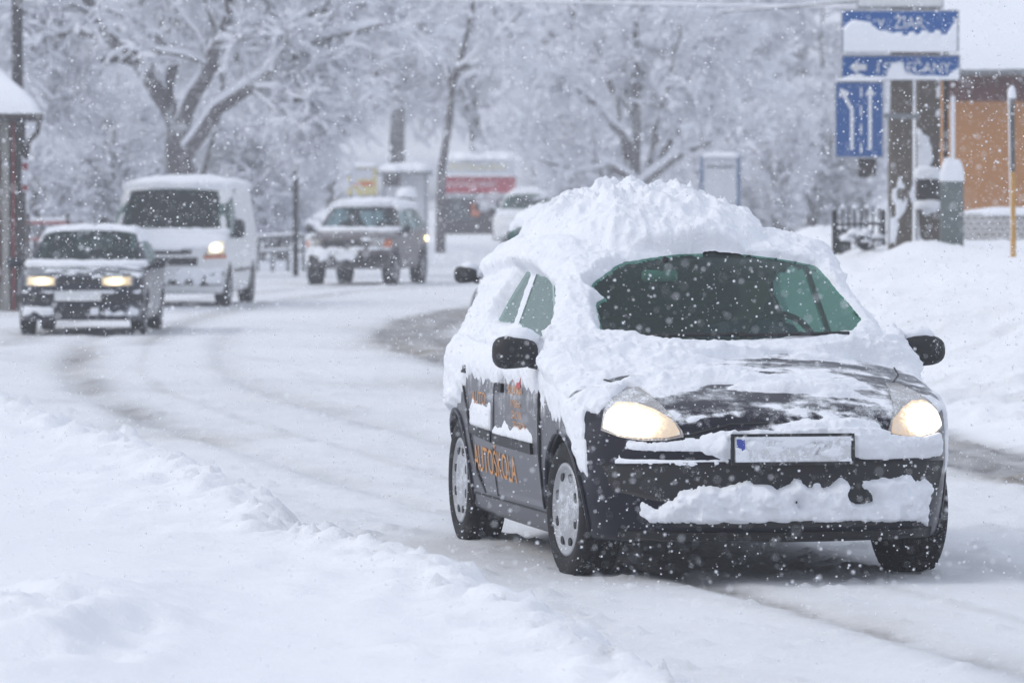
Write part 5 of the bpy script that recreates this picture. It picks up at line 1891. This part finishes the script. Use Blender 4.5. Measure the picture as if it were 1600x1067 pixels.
wb = thing('white_board', 'blank white notice board between two blue posts', 'board', ((a[0] + b[0]) / 2, bd, gz(a[0], bd) - .2))
w, z0, z1 = b[0] - a[0], a[2] - gz(a[0], bd) + .2, b[2] - gz(a[0], bd) + .2
MB().box((0, .02, (z0 + z1) / 2), (w, .05, z1 - z0), 0, .01).build('panel', M['pale_board'], wb)
for s in (-1, 1):
    MB().tube([(s * w / 2, 0, 0), (s * w / 2, 0, z1 + .03)], .04, 8).build('post', M['blue_post'], wb, True)
snow_bar(wb, (-w / 2, 0, z1), (w / 2, 0, z1), .16, .10, 'snow_cap', 24, 7)
MB().box((0, -.01, z1 - .20), (w * .75, .01, .05)).build('faded_line', M['steel'], wb)
sp = P(1232, 330, 150)
ps = thing('pale_signpost', 'faint signpost with two snow-laden plates behind the white mound', 'signpost', (sp[0], 150, gz(sp[0], 150) - .1))
zz = P(1232, 232, 150)[2] - gz(sp[0], 150) + .1
MB().tube([(0, 0, 0), (0, 0, zz + .1)], .04, 6).build('post', M['steel'], ps)
for dz in (0, -.35):
    MB().box((0, -.05, zz + dz), (.75, .03, .16)).build('plate', M['pale_board'], ps)
    snow_bar(ps, (-.4, -.05, zz + dz + .07), (.4, -.05, zz + dz + .07), .14, .08, 'snow_cap', 16, 2)
# snow-laden wire across the top of the picture
for i, (pa, pb, sag, lab) in enumerate((((560, -2, 100), (1330, 14, 96), .10, 'snow-laden wire crossing the sky above the far trees'), ((1235, 12, 84), (1420, -6, 70), .03, 'short snow-laden wire running to the sign posts'))):
    q0, q1 = P(*pa), P(*pb)
    d = (q1 - q0)
    q0, q1 = q0 - d * .8, q1 + d * .8
    t = np.linspace(0, 1, 40)
    pts = q0 + np.outer(t, q1 - q0)
    pts[:, 2] += -sag * 4 * t * (1 - t) + sag * .9
    wr = thing('overhead_wire', lab, 'wire', (0, 0, 0), 0, 'overhead wires')
    MB().tube(pts, .012, 5).build('cable', M['iron'], wr)
    MB().tube(pts + [0, 0, .02], .026 if i == 0 else .012, 6).build('snow_load', M['snow_tree'], wr)
# ------------------------------------------------------------------ trees under snow
M['bark'] = mat_plain('bark', (.10, .09, .093), .95, 0, .35, 6, .42, 14)  # snow dusting on bark, raised to put the haze of distance into the colour
M['twig'] = mat_plain('twig_bark', (.22, .205, .215), .95, 0, .3, 6, .40, 9)  # twigs dusted and toned paler, partly in place of haze over the distance


def tubes(Pn, Rn, sides, off=None, ell=1.0):
    """tubes round many polylines at once: Pn (N,m,3), Rn (N,m)"""
    N, m, _ = Pn.shape
    T = np.gradient(Pn, axis=1)
    T /= np.linalg.norm(T, axis=2, keepdims=True) + 1e-9
    ref = np.where(np.abs(T[..., 2:3]) < .92, np.array([0, 0, 1.0]), np.array([1.0, 0, 0]))
    A = np.cross(T, ref)
    A /= np.linalg.norm(A, axis=2, keepdims=True) + 1e-9
    B = np.cross(A, T)
    an = 2 * np.pi * np.arange(sides) / sides + .3
    V = Pn[:, :, None, :] + Rn[:, :, None, None] * (np.cos(an)[None, None, :, None] * A[:, :, None, :] + ell * np.sin(an)[None, None, :, None] * B[:, :, None, :])
    if off is not None:
        V = V + off[:, :, None, :]
    idx = np.arange(N * m * sides).reshape(N, m, sides)
    a, b = idx[:, :-1, :], idx[:, 1:, :]
    F_ = np.stack([a, np.roll(a, -1, 2), np.roll(b, -1, 2), b], -1).reshape(-1, 4)
    return V.reshape(-1, 3), F_


def grow(rng, par, parR, k, length, ang, npts, trop, wig, rfac, trange=(.25, 1.0), flat=0.0):
    """children on every polyline of a level"""
    N, m, _ = par.shape
    cnt = N * k
    pi = np.repeat(np.arange(N), k)
    t = rng.uniform(trange[0], trange[1], cnt) * (m - 1)
    t = np.minimum(t, m - 1.001)
    i = t.astype(int)
    f = (t - i)[:, None]
    p0 = par[pi, i] * (1 - f) + par[pi, i + 1] * f
    r0 = parR[pi, i] * (1 - f[:, 0]) + parR[pi, i + 1] * f[:, 0]
    tg = par[pi, i + 1] - par[pi, i]
    tg /= np.linalg.norm(tg, axis=1)[:, None] + 1e-9
    rd = rng.normal(size=(cnt, 3))
    rd[:, 2] *= (1 - flat)
    rd -= np.sum(rd * tg, 1)[:, None] * tg
    rd /= np.linalg.norm(rd, axis=1)[:, None] + 1e-9
    a = np.radians(rng.uniform(ang[0], ang[1], cnt))[:, None]
    d = np.cos(a) * tg + np.sin(a) * rd
    L = rng.uniform(length[0], length[1], cnt) * (1.15 - .5 * (t / (m - 1)))
    st = (L / (npts - 1))[:, None]
    pts = [p0]
    for j in range(npts - 1):
        d = d + wig * rng.normal(size=(cnt, 3)) + np.array([0, 0, trop * (1 if trop > 0 else (j + .5) / npts * 2)])
        d /= np.linalg.norm(d, axis=1)[:, None] + 1e-9
        pts.append(pts[-1] + d * st)
    Pn = np.stack(pts, 1)
    rr = np.clip(r0 * rfac, .006, None)
    Rn = rr[:, None] * np.linspace(1, .35, npts)[None, :]
    return Pn, Rn


def make_tree(name, seed, trunks, levels, snow_amt=1.0, twig_snow=.032, bare=0):
    """meshes (trunk, twigs, snow) of one tree in local coordinates; trunks = list of (points, radii)"""
    rng = np.random.default_rng(seed)
    m = 9
    P0 = np.stack([resample(np.array(t[0], float), m) for t in trunks])
    R0 = np.stack([np.interp(np.linspace(0, 1, m), np.linspace(0, 1, len(t[1])), t[1]) for t in trunks])
    P0[:, 1:] += rng.normal(size=P0[:, 1:].shape) * .035
    lv = [(P0, R0)]
    for k, l in enumerate(levels):
        b_ = bare if k == 0 else 0
        lv.append(grow(rng, lv[-1][0][b_:], lv[-1][1][b_:], *l))
    if len(levels) >= 2:                     # the limbs also carry fine twigs of their own
        pass
    wood, fine, snow = [], [], []
    for k, (Pn, Rn) in enumerate(lv):
        sides = (9, 6, 4, 3, 3, 3)[k]
        (wood if k <= 2 else fine).append(tubes(Pn, Rn, sides))
        T = np.gradient(Pn, axis=1)
        T /= np.linalg.norm(T, axis=2, keepdims=True) + 1e-9
        hor = np.sqrt(np.clip(1 - T[..., 2] ** 2, 0, 1)) ** 1.4
        w = (np.minimum(Rn * .95, .10) + twig_snow * (.55 + .9 * rng.random(Rn.shape))) * (.25 + .85 * hor) * snow_amt
        w = np.where(Rn > .16, w * .45, w)
        w[:, -1] *= .6
        off = np.zeros(Pn.shape)
        off[..., 2] = Rn * .75 + w * .55
        if k == 0: off[..., 0] -= Rn * .35
        snow.append(tubes(Pn, w, 5 if k < 3 else 4, off, .85))
    def cat(L):
        vs, fs, b = [], [], 0
        for v, f in L:
            vs.append(v); fs.append(f + b); b += len(v)
        return np.concatenate(vs), np.concatenate(fs)
    return [cat(x) if x else None for x in (wood, fine, snow)]


def tree_obj(name, label, meshes, loc, rz=0.0, sc=1.0, group=None):
    root = thing(name, label, 'tree', loc, rz, group)
    root.scale = (sc, sc, sc)
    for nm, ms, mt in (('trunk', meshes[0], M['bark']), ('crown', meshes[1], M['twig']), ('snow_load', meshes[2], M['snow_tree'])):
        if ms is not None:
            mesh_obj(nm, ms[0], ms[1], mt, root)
    return root


def TL(px, py, d, ox, oz):
    """picture point to a tree's own coordinates (x, z) when its foot is at ox, oz"""
    q = P(px, py, d)
    return q[0] - ox, q[2] - oz


# the big tree behind the van, limbs spread wide
bd = 112.0
bx = P(283, 385, bd)[0]
bz = gz(bx, bd) - .2
def L3(*pts):
    out = []
    for (px, py, dy) in pts:
        x, z = TL(px, py, bd, bx, bz)
        out.append((x, dy, z))
    return out
big = make_tree('big', 11, [
    (L3((285, 385, 0), (284, 300, 0), (282, 240, 0), (277, 200, 0), (262, 168, .1), (238, 130, .2), (222, 100, .3)), [.30, .27, .26, .24, .20, .17, .15]),
    (L3((302, 385, .5), (304, 300, .5), (330, 210, .6), (345, 170, .7), (340, 90, .8)), [.07, .065, .055, .045, .03]),
    (L3((222, 100, .3), (200, 85, 0), (170, 62, -.3), (145, 20, -.4), (120, -60, -.5)), [.14, .12, .10, .08, .05]),
    (L3((262, 168, .1), (258, 120, .5), (270, 70, .9), (262, 10, 1.2), (280, -80, 1.5)), [.15, .14, .12, .10, .06]),
    (L3((280, 215, 0), (300, 160, -.3), (330, 110, -.6), (355, 50, -.8), (370, -60, -.9)), [.16, .15, .13, .10, .06]),
    (L3((284, 250, 0), (310, 215, -.2), (345, 172, -.5), (400, 132, -.8), (450, 95, -1.0), (520, 60, -1.2), (600, 40, -1.3)), [.15, .14, .12, .11, .09, .07, .04]),
    (L3((222, 100, .3), (190, 90, .5), (150, 95, .8), (110, 120, 1.0), (80, 155, 1.0)), [.12, .10, .08, .06, .03]),
    (L3((400, 132, -.8), (440, 135, -.9), (480, 160, -1.0), (500, 200, -1.1)), [.08, .07, .05, .02]),
    (L3((330, 110, -.6), (390, 75, -.2), (470, 30, .2), (560, 0, .3), (640, -5, .3)), [.11, .10, .08, .06, .03]),
    (L3((170, 62, -.3), (120, 50, -.5), (70, 60, -.6), (45, 90, -.6)), [.08, .07, .05, .02]),
], [(11, (1.0, 2.4), (25, 75), 7, -.06, .13, .40, (.30, 1.0)), (7, (.5, 1.25), (25, 65), 5, -.07, .13, .5, (.15, 1.0)), (7, (.25, .65), (20, 60), 3, -.08, .12, .6, (.1, 1.0))], 1.2, .027, 2)
big_tree = tree_obj('big_tree', 'broad bare tree with wide snow-laden limbs behind the white van', big, (bx, bd, bz))

# the fan-shaped tree in the middle
fd_ = 142.0
fx = P(1000, 330, fd_)[0]
fz = gz(fx, fd_) - .2
def L4(*pts):
    out = []
    for (px, py, dy) in pts:
        q = P(px, py, fd_)
        out.append((q[0] - fx, dy, q[2] - fz))
    return out
fan = make_tree('fan', 23, [
    (L4((1000, 400, 0), (999, 300, 0), (995, 250, 0), (990, 160, 0), (994, 60, 0), (990, -120, 0)), [.20, .15, .11, .085, .07, .03]),
    (L4((998, 290, 0), (982, 255, .2), (968, 190, .4), (955, 140, .6), (940, 90, .8), (910, 20, 1)), [.10, .09, .08, .07, .05, .02]),
    (L4((1002, 290, 0), (1018, 235, -.2), (1032, 170, -.5), (1050, 110, -.8), (1060, 20, -1)), [.08, .07, .06, .05, .02]),
    (L4((1004, 285, 0), (1035, 235, .3), (1075, 190, .6), (1120, 165, .8), (1180, 150, 1)), [.11, .10, .08, .06, .02]),
    (L4((1004, 290, 0), (1040, 255, -.4), (1085, 230, -.8), (1150, 222, -1.2)), [.10, .09, .06, .02]),
    (L4((996, 290, 0), (960, 262, -.3), (925, 255, -.5), (880, 262, -.8), (840, 250, -1)), [.11, .10, .08, .05, .02]),
    (L4((992, 250, 0), (960, 200, -.5), (910, 150, -.9), (870, 115, -1.2), (830, 105, -1.5)), [.11, .10, .08, .06, .02]),
    (L4((990, 180, 0), (965, 120, .4), (935, 95, .8), (880, 80, 1.2)), [.09, .08, .06, .02]),
    (L4((992, 150, 0), (1020, 90, .4), (1060, 70, .8), (1110, 60, 1.1)), [.08, .07, .05, .02]),
], [(9, (.9, 2.4), (20, 60), 7, .03, .12, .36, (.3, 1.0)), (6, (.5, 1.2), (20, 60), 5, .0, .13, .5, (.15, 1.0)), (6, (.25, .6), (20, 60), 3, -.03, .12, .6, (.1, 1.0))], 1.2, .034)
tree_obj('fan_tree', 'bare tree with stems fanning out of one foot behind the hatchback', fan, (fx, fd_, fz))

# slim leaning tree by the kiosk
sd_ = 136.0
sx_ = P(690, 390, sd_)[0]
sz_ = gz(sx_, sd_) - .2
def L5(*pts):
    return [(P(px, py, sd_)[0] - sx_, dy, P(px, py, sd_)[2] - sz_) for (px, py, dy) in pts]
slim = make_tree('slim', 31, [
    (L5((688, 395, 0), (690, 300, 0), (696, 220, 0), (708, 140, 0), (728, 70, 0), (745, 0, 0), (755, -120, 0)), [.13, .115, .095, .08, .065, .05, .03]),
    (L5((708, 140, 0), (690, 90, .3), (660, 50, .5), (640, 0, .7)), [.08, .07, .05, .02]),
    (L5((716, 110, 0), (740, 90, -.3), (780, 60, -.5), (810, 20, -.7)), [.07, .06, .05, .02]),
], [(9, (.8, 1.9), (30, 75), 6, -.02, .16, .4, (.42, 1.0)), (6, (.4, 1.0), (25, 65), 5, -.04, .2, .55, (.15, 1.0)), (5, (.25, .55), (20, 65), 4, -.06, .22, .6, (.1, 1.0))], 1.0, .028)
tree_obj('slim_tree', 'slim dark-stemmed tree leaning right beside the kiosk', slim, (sx_, sd_, sz_))

# wood on the slope: a few kinds, each copied
def upright(seed, H, r, nl, spread):
    rng = np.random.default_rng(seed)
    tr = [([(0, 0, 0), (.1, .1, H * .35), (-.1, .05, H * .7), (.1, 0, H)], [r, r * .8, r * .5, r * .15])]
    for k in range(nl):
        a = 6.283 * k / nl + rng.uniform(-.4, .4)
        z0 = H * rng.uniform(.12, .55)
        L = spread * rng.uniform(.7, 1.1)
        c, s = math.cos(a), math.sin(a)
        tr.append(([(0, 0, z0), (c * L * .4, s * L * .4, z0 + L * .35), (c * L * .8, s * L * .8, z0 + L * .75), (c * L, s * L, z0 + L * 1.0)], [r * .5, r * .4, r * .25, r * .08]))
    return tr


LEV = [(8, (1.1, 2.8), (25, 65), 6, -.01, .12, .42, (.15, 1.0)), (6, (.6, 1.5), (25, 60), 5, -.03, .13, .5, (.15, 1.0)), (5, (.3, .8), (20, 60), 3, -.04, .12, .6, (.1, 1.0))]
kinds = [make_tree('wood', 40 + k, upright(50 + k, H, r, nl, sp_), LEV, 1.25, .050) for k, (H, r, nl, sp_) in enumerate(((9.5, .17, 8, 3.2), (12, .20, 9, 4.0), (7.5, .13, 7, 2.6)))]
proto = [None, None, None]
rt = np.random.default_rng(77)
spots = []
for d, n_, x0, x1 in ((205, 6, -20, 14), (235, 8, -24, 17), (270, 9, -29, 18), (310, 10, -33, 20), (355, 10, -37, 23), (405, 11, -42, 25), (460, 11, -47, 28), (520, 11, -53, 32)):
    for k in range(n_):
        x = x0 + (x1 - x0) * (k + rt.uniform(.15, .85)) / n_
        dd = d + rt.uniform(-8, 8)
        if d < 220 and 5 < x: continue
        spots.append((x, dd))
for i, (x, d) in enumerate(spots):
    k = int(rt.integers(0, 3))
    loc = (x, d, gz(x, d) - .2)
    if proto[k] is None:
        proto[k] = o = tree_obj('woodland_tree', 'tree', kinds[k], loc, rt.uniform(0, 6.28), rt.uniform(1.2, 1.8))
    else:
        o = copy_tree(proto[k])
        o.location = loc
        s_ = rt.uniform(1.2, 1.8)
        o.scale = (s_, s_, s_)
        o.rotation_euler = (0, 0, rt.uniform(0, 6.28))
    zone = int(np.searchsorted([0, 300, 660, 880, 1150, 1320], 800 + x / d * FPX))
    far = d > 380
    where = ('beyond the hut at the left edge', 'above the saloon and the van', 'above the off-roader', 'above the kiosk', 'above the heap on the hatchback roof', 'between the white board and the blue signs', 'behind the blue signs')[zone]
    tag(o, ('faint far snow-covered tree high on the slope ' if far else 'hazy snow-covered tree of the wood ') + where, 'tree', ('far trees ' if far else 'woodland trees ') + where)

# thicket of fine upright shrubs: left behind the saloon, and along the back of the square
def shrub_trunks(seed, n_, H, sp_):
    rng = np.random.default_rng(seed)
    tr = []
    for k in range(n_):
        a, l = rng.uniform(0, 6.28), rng.uniform(.1, sp_)
        tr.append(([(0.1 * math.cos(a), .1 * math.sin(a), 0), (l * .4 * math.cos(a), l * .4 * math.sin(a), H * .5), (l * math.cos(a), l * math.sin(a), H * rng.uniform(.8, 1.05))], [.03, .022, .008]))
    return tr


SLEV = [(9, (.5, 1.3), (15, 55), 5, .04, .14, .6, (.15, 1.0)), (6, (.25, .65), (15, 55), 4, .0, .18, .65, (.1, 1.0)), (3, (.12, .3), (20, 60), 3, -.03, .2, .7, (.1, 1.0))]
shr = [make_tree('shrub', 90 + k, shrub_trunks(95 + k, 9, 2.6 + .6 * k, 1.3), SLEV, 1.15, .024) for k in range(2)]
sproto = [None, None]
places = [(60, 118), (95, 121), (130, 124), (165, 122), (195, 128), (110, 132), (150, 135), (238, 128), (330, 130), (365, 126), (400, 127), (440, 130), (425, 137), (455, 141), (75, 136), (205, 138)]
places2 = [(850, 182), (880, 176), (910, 180), (950, 176), (1060, 164), (1110, 160), (1150, 156), (1190, 160), (1230, 158), (1270, 150), (1300, 156), (1340, 150), (1170, 148), (1215, 146)]
for grp, lab, pl in (('shrubs', 'tangled snow-dusted shrub behind the saloon and the van', places), ('far', 'snow-dusted shrub behind the hatchback roof', places2)):
    sproto = [None, None]
    for i, (px, d) in enumerate(pl):
        k = i % 2
        x = P(px, 300, d)[0]
        loc = (x, d, gz(x, d) - .1)
        if sproto[k] is None:
            o = tree_obj('snowy_shrub', lab, shr[k], loc, rt.uniform(0, 6.28), 1.0, 'shrubs left of the bend' if grp == 'shrubs' else 'shrubs behind the hatchback')
            o['category'] = 'shrub'
            sproto[k] = o
        else:
            o = copy_tree(sproto[k])
            o.location = loc
            o.rotation_euler = (0, 0, rt.uniform(0, 6.28))
        s_ = rt.uniform(.8, 1.3)
        o.scale = (s_, s_, s_ * rt.uniform(.9, 1.2))
# ------------------------------------------------------------------ falling snow and the hazy air
rf = np.random.default_rng(12)
def flakes(n, lo, hi, r0, r1):
    c = rf.uniform(lo, hi, (n, 3))
    r = r0 + (r1 - r0) * rf.random(n) ** 3.5
    return c, r
parts_ = [flakes(1500, (-2, 4, .3), (2, 9, 3.0), .0012, .0024), flakes(74000, (-4, 9, .02), (4, 30, 3.9), .0013, .0050), flakes(30000, (-8, 30, .05), (8, 64, 6.0), .0030, .0062), flakes(26000, (-13, 64, .1), (13, 130, 7.5), .005, .010)]
cc = np.concatenate([p_[0] for p_ in parts_]); rr_ = np.concatenate([p_[1] for p_ in parts_])
okk = cc[:, 2] > ground_height(cc[:, 0], cc[:, 1]) + .02
# keep the air inside and under the nearest car free
lx = (cc[:, 0] - CAR_AX[0]) * math.cos(CAR_ANG) + (cc[:, 1] - CAR_AX[1]) * math.sin(CAR_ANG)
ly = -(cc[:, 0] - CAR_AX[0]) * math.sin(CAR_ANG) + (cc[:, 1] - CAR_AX[1]) * math.cos(CAR_ANG)
okk &= ~((lx > -3.3) & (lx < .86) & (np.abs(ly) < .9) & (cc[:, 2] < 1.5))
cc, rr_ = cc[okk], rr_[okk]
octv = np.array([(1, 1, 1), (-1, -1, 1), (-1, 1, -1), (1, -1, -1)], float) * .8
octf = np.array([(0, 2, 1), (0, 1, 3), (0, 3, 2), (1, 2, 3)])
V_ = cc[:, None, :] + rr_[:, None, None] * octv[None] * rf.uniform(.75, 1.25, (len(cc), 4, 1))
F_ = (np.arange(len(cc)) * 4)[:, None, None] + octf[None]
m, nt, bs = new_mat('snowflake')
bs.inputs['Base Color'].default_value = (.54, .545, .555, 1)
bs.inputs['Specular IOR Level'].default_value = 0
bs.inputs['Roughness'].default_value = .9
tl = nt.nodes.new('ShaderNodeBsdfTranslucent'); tl.inputs[0].default_value = (.53, .535, .545, 1)
mx = nt.nodes.new('ShaderNodeAddShader')
nt.links.new(bs.outputs[0], mx.inputs[0]); nt.links.new(tl.outputs[0], mx.inputs[1])
nt.links.new(mx.outputs[0], nt.nodes['Material Output'].inputs[0])
fl = mesh_obj('falling_snow', V_.reshape(-1, 3), F_.reshape(-1, 3), m, None, False)
tag(fl, 'fine white snowflakes falling through the whole scene', 'snowflakes', None, 'stuff')

hz = MB().box((0, 430, 38), (900, 960, 84)).build('haze', None)
mh = bpy.data.materials.new('haze_air')
mh.use_nodes = True
nt = mh.node_tree
nt.nodes.remove(nt.nodes['Principled BSDF'])
pv = nt.nodes.new('ShaderNodeVolumePrincipled')
pv.inputs['Color'].default_value = (.92, .93, .97, 1)
pv.inputs['Density'].default_value = HAZE
pv.inputs['Anisotropy'].default_value = 0.2
nt.links.new(pv.outputs[0], nt.nodes['Material Output'].inputs['Volume'])
hz.data.materials.append(mh)
tag(hz, 'pale snow haze filling the air', 'haze', None, 'stuff')
